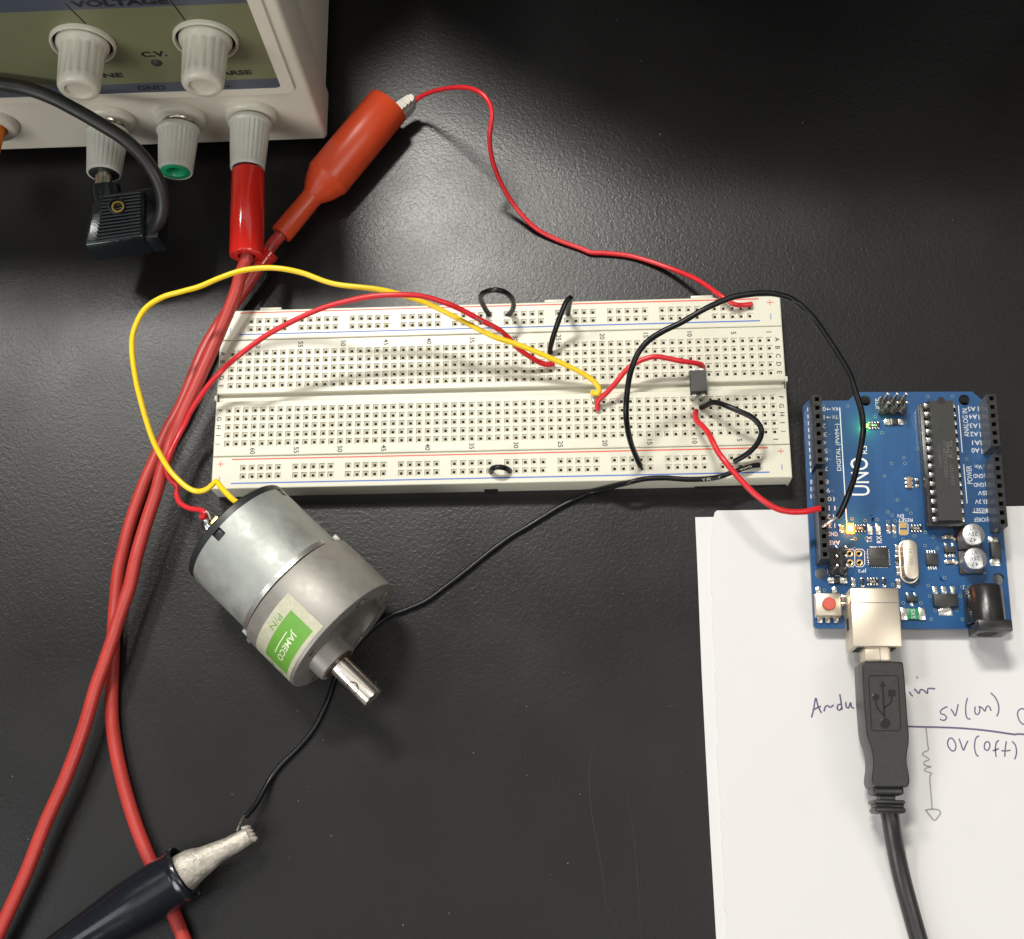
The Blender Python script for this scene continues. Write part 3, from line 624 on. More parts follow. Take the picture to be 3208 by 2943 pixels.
mb = MB(); mb.cyl((-117, 68.5, PZ), (-117, 60.5, PZ-.3), 2.5, 2.5); mb.build('metal_pin', 'nickel', bp)
mb = MB(); mb.cyl((-116.2, 63.2, PZ-.3), (-115.6, 58.5, PZ-1.2), 4.2, 4.4, n=28); mb.build('plug_neck', 'black_ribbed', bp)
mb = MB(); p = at(200+1120/4.028, 500+880/4.028, 17); mb.box(p+Vector((0, 3, 0)), (6.5, 17, 10), rz=.05, bev=1.2); mb.build('cable_entry', 'black_vinyl', bp)
bc = Q(K1, [(-260, 470, 50), (-120, 468, 49), (0, 482, 48), (150, 508, 46), (300, 562, 44), (450, 640, 42), (560, 703, 40.5), (700, 790, 38.5), (800, 880, 36.5), (880, 985, 34), (925, 1085, 31), (937, 1180, 28), (920, 1255, 25), (888, 1300, 22), (870, 1310, 18)])
mb = MB(); mb.tube(bc, 2.0, 20, step=1.5); o = mb.build('cable', 'black_cable', None, loc=bc[3]); tag(o, 'thick black cable arching across the front of the power supply to the black plug', 'cable')

# ------------------------------------------------------------------ black crocodile clip at the bottom
B0 = KZ(1168, 1280, 9.5); B1 = KZ(780, 1495, 9.2); B2 = KZ(440, 1740, 8.2); B3 = KZ(60, 2000, 6)
bcl = thing('crocodile_clip', 'black insulated crocodile clip gripping a bare wire at the bottom left', 'clip', tuple(B0))
a0 = (B2-B0).normalized(); Lb = (B2-B0).length
mb = MB(); mb.lathe(B0, a0, [(8, 6.0), (.4, 6.6), (-.1, 6.9), (-.3, 7.4), (.1, 7.75), (1.2, 7.75), (1.8, 7.35), (2.6, 7.3), (Lb*.3, 7.3), (Lb*.5, 7.0), (Lb*.75, 6.1), (Lb*1.0, 5.3), (Lb*1.6, 3.6), (Lb*1.9, 3.2)], 56, cap=False)
mb.build('insulating_boot', 'black_vinyl', bcl, smooth=60)
# metal jaw: half-round sheet narrowing towards the tip
J = [KS(330, 1560, 10.5), KS(480, 1450, 10.5), KS(640, 1370, 10.3), KS(800, 1270, 10), KS(1000, 1170, 9.6), KS(1180, 1070, 9.2), KS(1290, 1010, 9)]
Wd = [5.6, 5.0, 3.9, 3.1, 2.75, 2.7, 2.4]; Jn = []
Js = spline(J, 1.2); k = len(Js); vs = []; n = 18
for i, p in enumerate(Js):
    t = i/(k-1)*(len(Wd)-1); a = int(min(t, len(Wd)-2)); wd = Wd[a]+(Wd[a+1]-Wd[a])*(t-a)
    T = (Js[min(i+1, k-1)]-Js[max(i-1, 0)]).normalized(); s_ = Vector((0, 0, 1)).cross(T).normalized(); u_ = T.cross(s_)
    for j in range(n):
        a = 2*PI*j/n; sq = 1/(max(abs(math.cos(a)), abs(math.sin(a)))**.35)
        vs.append(p+s_*wd*math.cos(a)*sq*.93+u_*(wd*.72+.3)*math.sin(a)*sq*.9)
mb = MB(); fs = [[i*n+j, i*n+(j+1) % n, (i+1)*n+(j+1) % n, (i+1)*n+j] for i in range(k-1) for j in range(n)]
fs += [list(range(n))[::-1], [(k-1)*n+j for j in range(n)]]; mb.add(vs, fs); mb.build('jaw', 'steel_clip', bcl, smooth=50)
for i in range(4):
    p = KS(1255+i*33, 905+i*52, 8.5+0*i); mb = MB(); mb.lathe(p, (.8, .3, -.2), [(-1.2, .9), (.4, .8), (1.1, .45), (1.3, .1)], 8); mb.build('jaw_tooth', 'steel_clip', bcl)

# ------------------------------------------------------------------ gear motor
mo = thing('gear_motor', 'cylindrical metal gear motor with a green and white sticker lying below the breadboard', 'motor', (-55, -58, 0))
MA = Vector((.723, -.691, 0)).normalized(); MP = Vector((.691, .723, 0)).normalized(); MZ = Vector((0, 0, 1))
MF = Vector((-40.9, -72.4, 18.9))
def mp(t, u, z): return MF+MA*t+MP*u+MZ*z
gb = MB(); gb.lathe(mp(0, 0, 0), -MA, [(0, 17.9), (.25, 18.35), (.8, 18.5), (18.0, 18.5), (18.3, 18.3), (18.4, 15)], 128, cap=True); gb = gb.build('gearbox', 'cast', mo, smooth=35)
kt = []
def cutter(a, b, r, n=32):
    k_ = MB(); k_.cyl(a, b, r, n=n); kt.append(k_.build('k', 'cast', None, loc=(-55, -58, 0)))
holes = [(8.9, 12.3), (15.2, .4), (13.2, -7.6), (-8.6, 12.2), (-13.0, -8.2), (2, -15)]
for (u_, z_) in holes: cutter(mp(-4, u_, z_), mp(2, u_, z_), 1.5, 20)
# shallow crescent pocket in the face (minus a round island for the boss)
def arc_poly():
    out = []
    for i in range(49):
        a = -1.25+3.25*i/48; out.append((13.3*math.cos(a), 13.3*math.sin(a)))
    c = Vector((-6.2, 2.2))
    for i in range(25):
        a = 1.5-2.65*i/24; out.append((c.x+8.6*math.cos(a), c.y+8.6*math.sin(a)))
    return out
kp = MB(); poly = arc_poly(); m_ = len(poly)
vs = [tuple(mp(-2.0, x, z)) for x, z in poly]+[tuple(mp(2, x, z)) for x, z in poly]
kp.add(vs, [list(range(m_)), [m_+i for i in range(m_)][::-1]]+[[i, m_+i, m_+(i+1) % m_, (i+1) % m_] for i in range(m_)])
bm = bmesh.new(); 
kob = kp.build('k', 'cast', None, loc=(-55, -58, 0)); bm.from_mesh(kob.data); bmesh.ops.recalc_face_normals(bm, faces=bm.faces); bmesh.ops.triangulate(bm, faces=bm.faces); bm.to_mesh(kob.data); bm.free(); kt.append(kob)
bm = bmesh.new(); bm.from_mesh(gb.data); bmesh.ops.recalc_face_normals(bm, faces=bm.faces); bm.to_mesh(gb.data); bm.free()
for k_ in kt[:-1]:
    bm = bmesh.new(); bm.from_mesh(k_.data); bmesh.ops.recalc_face_normals(bm, faces=bm.faces); bm.to_mesh(k_.data); bm.free()
cut(gb, kt)
for (u_, z_) in holes:
    mb = MB(); mb.lathe(mp(-3.0, u_, z_), MA, [(0, .01), (0, 1.42), (2.2, 1.44), (3.02, 1.5), (3.06, 1.95), (3.0, 2.0)], 20, cap=False); mb.build('screw_hole', 'hole_dark', gb)
BU, BZ_ = -6.3, 2.6
mb = MB(); mb.lathe(mp(-.4, BU, BZ_), MA, [(0, 6.3), (.5, 6.1), (4.6, 6.0), (5.1, 5.7), (5.2, 5.4), (5.0, 3.3)], 56); bs = mb.build('shaft_boss', 'cast', mo)
mb = MB(); mb.lathe(mp(4.5, BU, BZ_), MA, [(0, 4.9), (.55, 4.6), (.62, 3.6), (.8, 3.2)], 28); mb.build('grease', 'grease', bs)
sh = MB(); sh.lathe(mp(-1, BU, BZ_), MA, [(0, 3.0), (18.6, 3.0), (18.95, 2.8), (19.0, 2.6)], 56); sh = sh.build('shaft', 'steel', mo)
dv = (MP*-.62+MZ*.78).normalized(); sv = MA.cross(dv)
mb = MB(); vs = []; fs = []
for k, (rho, rr) in enumerate(((1.75, 3.012), (1.6, 2.97), (1.5, 2.2))):
    for i in range(32):
        a = 2*PI*i/32; s_ = rho*math.sin(a); an = math.asin(s_/3.0)
        vs.append(mp(12.6+rho*math.cos(a), BU, BZ_)+(dv*math.cos(an)+sv*math.sin(an))*(3.012 if k == 0 else 3.02 if k == 1 else 3.015))
fs = [[k*32+i, k*32+(i+1) % 32, (k+1)*32+(i+1) % 32, (k+1)*32+i] for k in range(2) for i in range(32)]
mb.add(vs, fs+[[64+i for i in range(32)]]); mb.build('cross_hole', 'grease', sh)  # no hole is drilled; a dark patch gives its shaded inside
# motor can with four notches in its back rim
n = 144; RC = 16.9; vs = []; fs = []; mats_ = []
def notch(a):     # rim position at angle a (from up, towards MP)
    for c_ in (-13, 73, 167, 257):
        d = (math.degrees(a)-c_+180) % 360-180
        if abs(d) < 5.6: return 2.6
    return 0
rows = [(-17.6, RC-.9), (-17.6, RC-.1), (-17.8, RC+.05), (-18.9, RC+.05), (-19.2, RC), (-30, RC), (-38.4, RC)]
mb = MB()
for t, r in rows:
    for i in range(n):
        a = 2*PI*i/n; vs.append(mp(t, r*math.sin(a), r*math.cos(a)))
for j in range(len(rows)-1):
    for i in range(n): fs.append([j*n+i, j*n+(i+1) % n, (j+1)*n+(i+1) % n, (j+1)*n+i])
k0 = len(vs)
for i in range(n):                   # rim faces, leaving the notches open
    a = 2*PI*i/n; b = 2*PI*(i+1)/n; c_ = (a+b)/2
    if notch(c_) > 0: continue
    q = [mp(-38.4, RC*math.sin(a), RC*math.cos(a)), mp(-38.4, RC*math.sin(b), RC*math.cos(b)), mp(-41.1, RC*math.sin(b), RC*math.cos(b)), mp(-41.1, RC*math.sin(a), RC*math.cos(a)),
         mp(-41.1, (RC-.8)*math.sin(b), (RC-.8)*math.cos(b)), mp(-41.1, (RC-.8)*math.sin(a), (RC-.8)*math.cos(a))]
    k = len(vs); vs += q; fs += [[k, k+1, k+2, k+3], [k+3, k+2, k+4, k+5]]
mb.add(vs, fs); can = mb.build('motor_can', 'can', mo, smooth=40)
bm = bmesh.new(); bm.from_mesh(can.data); bmesh.ops.remove_doubles(bm, verts=bm.verts, dist=1e-6); bmesh.ops.recalc_face_normals(bm, faces=bm.faces); bm.to_mesh(can.data); bm.free()
can.data.set_sharp_from_angle(angle=math.radians(40))
mb = MB()     # bright crimp band between slots, upper-left arc
for i in range(64):
    a = math.radians(-78+i*2.05); b = math.radians(-78+(i+1)*2.05); r = RC+.7
    q = [mp(-18.95, r*math.sin(a), r*math.cos(a)), mp(-18.95, r*math.sin(b), r*math.cos(b)), mp(-20.3, r*math.sin(b), r*math.cos(b)), mp(-20.3, r*math.sin(a), r*math.cos(a)),
         mp(-20.5, (RC-.05)*math.sin(b), (RC-.05)*math.cos(b)), mp(-20.5, (RC-.05)*math.sin(a), (RC-.05)*math.cos(a)),
         mp(-18.7, (RC-.3)*math.sin(b), (RC-.3)*math.cos(b)), mp(-18.7, (RC-.3)*math.sin(a), (RC-.3)*math.cos(a))]
    k = len(mb.v); mb.add(q, [[0, 1, 2, 3], [3, 2, 4, 5], [7, 6, 1, 0]])
mb.build('crimp_band', 'steel_dull', mo, smooth=40)
mb = MB(); mb.lathe(mp(-18.45, 0, 0), -MA, [(0, 17.2), (.15, RC+.12), (.55, RC+.12), (.6, 16)], 96, cap=False); mb.build('joint_line', 'dark', mo)
mb = MB(); mb.lathe(mp(-38.6, 0, 0), -MA, [(0, RC-.85), (2.3, RC-.8), (2.3, RC+.02), (4.1, RC+.02), (4.6, RC-.5), (4.7, 5), (6.2, 4.8), (6.3, .1)], 96); mb.build('end_cap', 'cap_black', mo)
for c_ in (-13, 73):
    a = math.radians(c_); p = mp(-39.4, (RC-.35)*math.sin(a), (RC-.35)*math.cos(a)); mb = MB()
    R = Matrix((tuple(MA)+(0,), tuple((MP*math.cos(a)-MZ*math.sin(a)))+(0,), tuple((MP*math.sin(a)+MZ*math.cos(a)))+(0,), (0, 0, 0, 1))).transposed()
    mb.box(p, (2.2, 2.2, .8), mtx=R, bev=.15); mb.build('cap_lug', 'cap_black', mo)
mb = MB()
for (x, y, r) in ((530, 1182, 1.0), (548, 1222, .8)): pass
mb.lathe(mp(-18.6, -18.0, -3.5), -MA, [(-.4, 1.3), (1.0, 1.3), (1.4, .8)], 14); mb.build('case_screw', 'steel', mo)
for (u_, z_) in ((17.2, 3.5), (-17.2, 2)):
    mb = MB(); mb.box(mp(-19.4, u_, z_), (2.2, 1.6, 3.4), rz=math.atan2(MA.y, MA.x), bev=.4); mb.build('case_lug', 'cast', mo)
# terminals, solder
mb = MB(); p = KB(1150, 1195, 20); mb.box(p, (2.0, 3.4, .6), rz=-.6, bev=.1); mb.box(p+Vector((-1.6, -2.6, 0)), (1.4, 2.4, .5), rz=-.8, bev=.1); mb.build('solder_lug', 'brass', mo)
mb = MB(); mb.tube(Q(KB, [(1070, 1195, 19.5), (1080, 1235, 19.8), (1120, 1245, 20), (1170, 1238, 20)]), 1.0, 12, rad=lambda t: 1.25*(1-t)**.7+.45, step=.4); mb.build('solder_joint', 'solder', mo)
# sticker bent round the gearbox: t along the axis, a = angle from the top towards -MP (degrees)
def cyl_pt(t, deg, lift): 
    a = math.radians(deg); r = 18.5+lift; return mp(t, -r*math.sin(a), r*math.cos(a))
def sheet(t0, t1, d0, d1, lift, nm, mt, n=40, par=mo):
    mb = MB(); vs = []; 
    for i in range(n+1):
        d = d0+(d1-d0)*i/n; vs += [cyl_pt(t0, d, lift), cyl_pt(t1, d, lift)]
    mb.add(vs, [[2*i, 2*i+1, 2*i+3, 2*i+2] for i in range(n)]); return mb.build(nm, mt, par, smooth=60)
st = sheet(-14.2, -1.2, 6, 112, .07, 'sticker', 'sticker')
sheet(-10.5, -2.4, 14.5, 70, .11, 'sticker_print', 'sticker_green', par=st)
def cyl_text(s, t, deg, h, mt, lift, wid, nm='lettering', bold=.0):
    vs, fs = text_geo(s, bold); hh = max(v.y for v in vs)-min(v.y for v in vs); ww = max(v.x for v in vs)-min(v.x for v in vs)
    bm = bmesh.new(); bv = [bm.verts.new(v) for v in vs]
    for f in fs:
        try: bm.faces.new([bv[i] for i in f])
        except ValueError: pass
    bmesh.ops.triangulate(bm, faces=bm.faces)
    bmesh.ops.subdivide_edges(bm, edges=[e for e in bm.edges if e.calc_length() > .25], cuts=2)
    bm.verts.index_update(); mb = MB()
    mb.add([cyl_pt(t+v.co.y/hh*h, deg+v.co.x/ww*wid, lift) for v in bm.verts], [[v.index for v in f.verts] for f in bm.faces]); bm.free()
    return mb.build(nm, mt, st, smooth=0)
cyl_text('JAMECO', -6.0, 42, 2.4, 'sticker_white', .15, 33, bold=.012)
cyl_text('P/N', -11.8, 31, 1.7, 'sticker_green', .12, 15)
cyl_text('R', -8.0, 79, 1.6, 'sticker_green', .12, 6); cyl_text('Q', -4.5, 79, 1.6, 'sticker_green', .12, 6)
mb = MB(); q = []
for i in range(21):
    d = 30+26*i/20; q += [cyl_pt(-7.9, d, .15), cyl_pt(-7.6, d, .15)]
mb.add(q, [[2*i, 2*i+1, 2*i+3, 2*i+2] for i in range(20)]); mb.build('lettering_rule', 'sticker_white', st, smooth=0)

# ------------------------------------------------------------------ papers
def paper(name, pts, z, mt, label, th=.25):
    mb = MB(); mb.prism([(p.x, p.y) for p in pts], z-th, z); o = mb.build(name, mt, None, smooth=0, loc=(pts[0].x, pts[0].y, 0)); return tag(o, label, 'paper')
lo = Q(crop(0, 0, 1), [(2178, 1621, .3), (2186, 1800, .3), (2198, 2100, .3), (2210, 2340, .3), (2225, 2620, .3), (2244, 2943, .3)])
loP = [Vector((p.x, p.y, 0)) for p in lo]+[Vector((lo[-1].x-.4, -170, 0)), Vector((160, -170, 0)), Vector((160, -36.8, 0))]
paper('paper_sheet', loP[::1], .3, 'paper_low', 'lower white paper sheet whose left edge and top corner stick out from underneath', th=.28)
up = [Vector((q.x, q.y, 0)) for q in Q(crop(0, 0, 1), [(2246, 1600, .6), (2239, 1606, .6), (2236, 1618, .6), (2226, 1720, .6), (2228, 1850, .6)])]
y = up[-1].y
a_, b_ = at(2232, 1960, .6), at(2272, 2943, .6)
while y > -170:
    y -= random.uniform(.8, 2.4); t = (y-a_.y)/(b_.y-a_.y); up.append(Vector((a_.x+(b_.x-a_.x)*t+random.choice([0, 0, .15, .35, -.2, .6]), y, 0)))
up += [Vector((160, -172, 0)), Vector((160, -35.3, 0))]
uo = paper('paper_sheet', up, .62, 'paper', 'upper white paper sheet with handwriting and a torn left edge, under the microcontroller board', th=.22)
ZP = .66
def pen(K, strokes, wd, mt, nm):
    mb = MB()
    for s_ in strokes: mb.ribbon([K(x, y, ZP) for x, y in s_], wd, step=.35)
    return mb.build(nm, mt, uo, smooth=0)
pen(KP, [[(625, 868), (560, 895), (505, 945), (512, 985), (570, 1000), (608, 1040), (590, 1085), (540, 1095), (500, 1070)],
         [(680, 905), (720, 965), (752, 1020), (778, 940), (802, 825)],
         [(955, 725), (930, 830), (925, 950), (940, 1040), (975, 1075), (1005, 1068)],
         [(1085, 865), (1075, 930), (1090, 990), (1125, 1000), (1155, 955), (1160, 890), (1140, 862), (1195, 885), (1245, 945), (1265, 880), (1295, 852), (1325, 880), (1345, 940)],
         [(1340, 640), (1410, 710), (1455, 800), (1475, 890), (1465, 970), (1440, 1030)],
         [(1900, 915), (1850, 900), (1795, 940), (1785, 1010), (1820, 1110), (1870, 1155), (1920, 1165)]], .37, 'pen', 'handwriting')
pen(KP, [[(695, 1385), (650, 1400), (625, 1470), (645, 1540), (700, 1600), (745, 1590), (765, 1530), (745, 1450), (695, 1385)],
         [(815, 1395), (850, 1490), (888, 1590), (925, 1510), (965, 1430)],
         [(1150, 1350), (1100, 1380), (1075, 1470), (1075, 1570), (1100, 1660), (1138, 1692)],
         [(1260, 1450), (1235, 1500), (1240, 1570), (1275, 1595), (1315, 1560), (1325, 1490), (1300, 1450), (1260, 1450)],
         [(1475, 1425), (1435, 1460), (1418, 1540), (1420, 1620), (1430, 1700)], [(1370, 1598), (1420, 1585), (1475, 1560)],
         [(1600, 1440), (1580, 1560), (1572, 1695)], [(1515, 1598), (1590, 1600), (1668, 1588)],
         [(1690, 1440), (1745, 1500), (1765, 1590), (1760, 1670), (1735, 1740)]], .37, 'pen', 'handwriting')
pen(KP, [[(-40, 1195), (200, 1203), (500, 1210), (800, 1222), (1100, 1245), (1400, 1280), (1600, 1310), (1760, 1332)], [(1755, 1322), (1830, 1322), (1930, 1330)]], .5, 'pen', 'drawn_line')
K24 = crop(2450, 2100, 2.657)
pen(K24, [[(245, 395), (262, 330), (280, 235), (300, 300), (328, 358)], [(255, 335), (290, 315), (325, 300)], [(350, 345), (355, 320), (365, 300), (380, 295), (400, 310), (430, 290)],
          [(480, 200), (490, 260), (500, 330)], [(490, 285), (465, 290), (460, 320), (478, 335), (500, 310)], [(530, 265), (535, 310), (555, 315), (570, 270), (580, 310), (600, 318)],
          [(620, 270), (625, 320)],
          [(1060, 180), (1070, 200), (1088, 218)], [(1100, 155), (1120, 175), (1140, 195), (1150, 165), (1175, 165), (1210, 195), (1215, 155), (1275, 155)], [(1118, 60), (1126, 62), (1130, 64)]], .45, 'pen', 'handwriting')
pen(K24, [[(1198, 482), (1205, 540), (1212, 620), (1218, 665), (1185, 680), (1168, 705), (1200, 722), (1225, 745), (1190, 760), (1180, 785), (1215, 800), (1242, 805), (1200, 815), (1185, 835), (1220, 850), (1248, 862), (1230, 885), (1237, 1000), (1250, 1155)],
          [(1195, 1165), (1250, 1158), (1305, 1165), (1318, 1190), (1300, 1220), (1268, 1252), (1230, 1210), (1195, 1165)]], .38, 'pencil', 'pencil_drawing')

# ------------------------------------------------------------------ microcontroller board
AX, AY, TH, ZC = 139.725, -70.855, -.02039, 4.94
au = Vector((-math.sin(TH), math.cos(TH), 0)); av = Vector((-math.cos(TH), -math.sin(TH), 0))
def U(u, v, dz=0): return Vector((AX, AY, ZC+dz))+au*u+av*v
ub = thing('microcontroller_board', 'blue microcontroller board with headers and lit leds at the right, half on the paper', 'circuit board', (AX, AY, ZC))
ol = [(0, 0), (0, 53.34), (64.5, 53.34), (66.04, 51.8), (66.04, 40.6), (68.58, 38.0), (68.58, 5.1), (66.04, 2.5), (66.04, 0)]
ol = [(.6, 0), (0, .6), (0, 52.7), (.6, 53.34), (64.5, 53.34), (66.04, 51.8), (66.04, 40.4), (68.58, 37.9), (68.58, 5.3), (66.04, 2.7), (66.04, .6), (65.5, 0)]
mb = MB(); pts = [U(u, v) for u, v in ol][::-1]
n_ = len(pts); vs = [tuple(p) for p in pts]+[tuple(p-Vector((0, 0, 1.6))) for p in pts]
mb.add(vs, [list(range(n_))], 'pcb'); mb.add(vs, [[n_+i for i in range(n_)][::-1]], 'pcb'); mb.add(vs, [[i, n_+i, n_+(i+1) % n_, (i+1) % n_] for i in range(n_)], 'pcb_edge')
pcb = mb.build('circuit_board', 'pcb', ub, smooth=0)
bm = bmesh.new(); bm.from_mesh(pcb.data); bmesh.ops.remove_doubles(bm, verts=bm.verts, dist=1e-7); bmesh.ops.recalc_face_normals(bm, faces=bm.faces); bm.to_mesh(pcb.data); bm.free()
kt = []
JP = [K5(563, 358, ZC), K5(640, 358, ZC), K5(567, 433, ZC), K5(645, 433, ZC)]
MH = [U(66.04, 35.56), U(66.04, 7.62), U(15.24, 50.8), U(13.97, 2.54)]
for c_, r in [(p, 1.62) for p in MH]+[(p, .5) for p in JP]:
    k_ = MB(); k_.cyl(c_-Vector((0, 0, 3)), c_+Vector((0, 0, 1)), r, n=36); kt.append(k_.build('k', 'pcb_edge', None, loc=(AX, AY, ZC)))
for k_ in kt:
    bm = bmesh.new(); bm.from_mesh(k_.data); bmesh.ops.recalc_face_normals(bm, faces=bm.faces); bm.to_mesh(k_.data); bm.free()
cut(pcb, kt)
pcb.data.polygons.foreach_set('use_smooth', [False]*len(pcb.data.polygons))
for p in JP:
    mb = MB(); mb.lathe(p-Vector((0, 0, 1.6)), (0, 0, 1), [(0, .52), (1.62, .52), (1.66, .6), (1.66, .9), (1.6, .95)], 24, cap=False); mb.build('plated_hole', 'gold', pcb)
RZ = Matrix.Rotation(TH, 4, 'Z')
PB = Vector((AX, AY, ZC))
def part(nm, mt, f, parent=None):
    mb = MB(); f(mb); return mb.build(nm, mt, parent or ub)
def bx(p, sx, sy, h, z0=0, bev=.0, mb=None, m=None):      # box standing on the board at p
    mb.box((p.x, p.y, ZC+z0+h/2), (sx, sy, h), rz=TH, bev=bev, m=m); return mb
# headers
def header(u0, npin, v):
    mb = MB(); L_ = 2.54*npin; H = 8.5; a = U(u0-1.27, v, 0); hs = .62
    # local frame: along = au, across = av
    def W(s_, t_, z): return U(u0-1.27+s_, v+t_, z)
    ss = [0]; 
    for i in range(npin): ss += [1.27+2.54*i-hs, 1.27+2.54*i+hs]
    ss.append(L_); tt = [-1.24, -hs, hs, 1.24]
    for i in range(len(ss)-1):
        for j in range(3):
            if i % 2 == 1 and j == 1: continue
            q = [W(ss[i], tt[j], H), W(ss[i+1], tt[j], H), W(ss[i+1], tt[j+1], H), W(ss[i], tt[j+1], H)]
            mb.add(q, [[0, 1, 2, 3]], 'header')
    for i in range(npin):
        c0, c1 = 1.27+2.54*i-hs, 1.27+2.54*i+hs
        q = [W(c0, -hs, H), W(c1, -hs, H), W(c1, hs, H), W(c0, hs, H), W(c0+.1, -hs+.1, H-5), W(c1-.1, -hs+.1, H-5), W(c1-.1, hs-.1, H-5), W(c0+.1, hs-.1, H-5)]
        mb.add(q, [[0, 1, 5, 4], [1, 2, 6, 5], [2, 3, 7, 6], [3, 0, 4, 7], [4, 5, 6, 7]], 'dark')
    q = [W(0, -1.24, H), W(L_, -1.24, H), W(L_, 1.24, H), W(0, 1.24, H), W(0, -1.24, .02), W(L_, -1.24, .02), W(L_, 1.24, .02), W(0, 1.24, .02)]
    mb.add(q, [[0, 4, 5, 1], [1, 5, 6, 2], [2, 6, 7, 3], [3, 7, 4, 0]], 'header')
    return mb.build('pin_header', 'header', ub, smooth=20)
header(45.72, 8, 50.8); header(18.796, 10, 50.8); header(50.8, 6, 2.54); header(27.94, 8, 2.54)
# small helper pieces on the board ---------------------------------------------------------
def chip2(p, L_, W_, H_, mt, vertical=True, body='capacitor', endw=.28, group=None):
    """two ended part: body with tinned ends; p on the board surface"""
    t = MB(); sx, sy = (W_, L_) if vertical else (L_, W_)
    bx(p, sx*.96, sy*.96, H_, .05, .05, t); o = t.build(body, mt, ub)
    d = au if vertical else av
    for s_ in (-1, 1):
        q = p+d*(s_*(L_/2-L_*endw*.35)); e = MB()
        bx(q, W_*1.06 if vertical else L_*endw, L_*endw if vertical else W_*1.06, H_*1.06, .02, .1, e)
        q2 = p+d*(s_*(L_/2+.12)); bx(q2, W_ if vertical else .5, .5 if vertical else W_, H_*.45, .02, .12, e)
        e.build('terminal', 'tin', o)
    return o
S5 = lambda x, y: K5(x, y, ZC+.3)
S4 = lambda x, y: K4(x, y, ZC+.3)
for (x, y) in ((490, 150), (885, 152), (933, 152), (957, 320), (967, 500), (593, 597), (968, 608)):
    chip2(S5(x, y), 1.9, 1.0, .7, 'ceramic' if x in (490, 885, 933, 968) else 'ceramic_grey')
for (x, y) in ((960, 410), (670, 597), (850, 597)): chip2(S5(x, y), 2.0, .95, .5, 'chip_res', body='resistor')
for (x, y) in ((1380, 222), (1397, 428)): chip2(S5(x, y), 2.3, 1.0, .8, 'ceramic', vertical=False)
chip2(S4(1122, 965), 2.0, 1.0, .6, 'chip_res', body='resistor')
o = chip2(S4(928, 461), 4.6, 1.6, .9, 'ic', vertical=False, body='diode', endw=.3)
o = chip2(S5(463, 584), 4.6, 1.6, .9, 'ic', vertical=False, body='diode', endw=.3)
for K_, x, y in ((S4, 905, 461), (S5, 487, 584)):
    mb = MB(); bx(K_(x, y), .45, 1.62, .97, .04, 0, mb); mb.build('cathode_band', 'sticker', o)
def rnet(p, vertical, txt):
    t = MB(); bx(p, 3.2, 1.5, .5, .05, .05, t); o = t.build('resistor_network', 'chip_res', ub)
    for i in range(4):
        for s_ in (-1, 1):
            e = MB(); q = p-av*((i-1.5)*.8)+au*(s_*.85); bx(q, .45, .5, .55, .02, .08, e); e.build('terminal', 'tin', o)
    text(txt, 'marking', 'silk', o, (p.x, p.y, ZC+.57), .55, rz=TH, wid=1.5)
rnet(S4(765, 488), 0, '201'); rnet(S5(650, 150), 0, '102'); rnet(S5(1118, 150), 0, '103'); rnet(S5(753, 592), 0, '220')
# leds
def led(p, mt, base='tin'):
    t = MB(); bx(p, 1.25 if base == 'tin' else 2.1, 3.1, .35, .03, .04, t); o = t.build('led', base, ub)
    e = MB(); bx(p, 1.25, 1.5, .65, .2, .15, e); e.build('lens', mt, o)
def ledh(p, mt):
    t = MB(); bx(p, 2.2, 1.2, .35, .03, .04, t); o = t.build('led', 'tin', ub)
    e = MB(); bx(p, 1.3, 1.1, .6, .2, .15, e); e.build('lens', mt, o)
led(S5(567, 150), 'led_orange', 'led_orange_body')
for p_, c_, e_ in ((S5(567, 150), (1, .24, .01), .0045), (S4(690, 492), (.2, 1, .08), .0014)):     # the light the two lit leds throw
    l_ = bpy.data.lights.new('led_light', 'POINT'); l_.energy = e_; l_.color = c_; l_.shadow_soft_size = .0006
    lo_ = bpy.data.objects.new('led_light', l_); C.objects.link(lo_); lo_.location = (p_.x*MM, p_.y*MM, (ZC+2.2)*MM)
led(S5(731, 155), 'white_led'); led(S5(799, 155), 'white_led'); ledh(S4(697, 492), 'led_green')
# solder jumper
mb = MB(); p = S5(1010, 150); 
for s_ in (-1, 1): bx(p+au*(s_*1.05), 1.9, 1.6, .05, .02, 0, mb)
mb.build('solder_jumper', 'gold', ub)
# small resonator with three pads
p = S4(1057, 965); mb = MB(); bx(p, 1.3, 3.2, .9, .1, .1, mb); o = mb.build('resonator', 'ceramic', ub)
for i in (-1, 0, 1):
    mb = MB(); bx(p+au*(i*1.15), 2.3, .75, .4, .02, .15, mb); mb.build('terminal', 'tin', o)
# 28 pin chip in socket
def KQ(x, y, dz): return K4(x, y, ZC+dz)
t0, t1 = KQ(1327, 284, 8.2), KQ(1402, 1272, 8.2); cc = (t0+t1)/2
LQ = 35.2
mb = MB(); bx(cc, 10.0, LQ+.6, 4.0, .05, .2, mb); mb.build('chip_socket', 'header', ub)
mb = MB(); W2 = 3.55; H2 = LQ/2
def F(sx, sy, z): return Vector((cc.x, cc.y, ZC+z))-av*sx+au*sy
lay = [(4.3, W2-.35, H2-.35), (6.2, W2, H2), (6.35, W2, H2), (8.2, W2-.35, H2-.3)]
vs = []
for z, a, b in lay: vs += [F(-a, -b, z), F(a, -b, z), F(a, b, z), F(-a, b, z)]
mb.add(vs, [[3, 2, 1, 0], [12, 13, 14, 15]]+[[k*4+i, k*4+(i+1) % 4, k*4+4+(i+1) % 4, k*4+4+i] for k in range(3) for i in range(4)])
ic = mb.build('integrated_circuit', 'ic', ub, smooth=0)
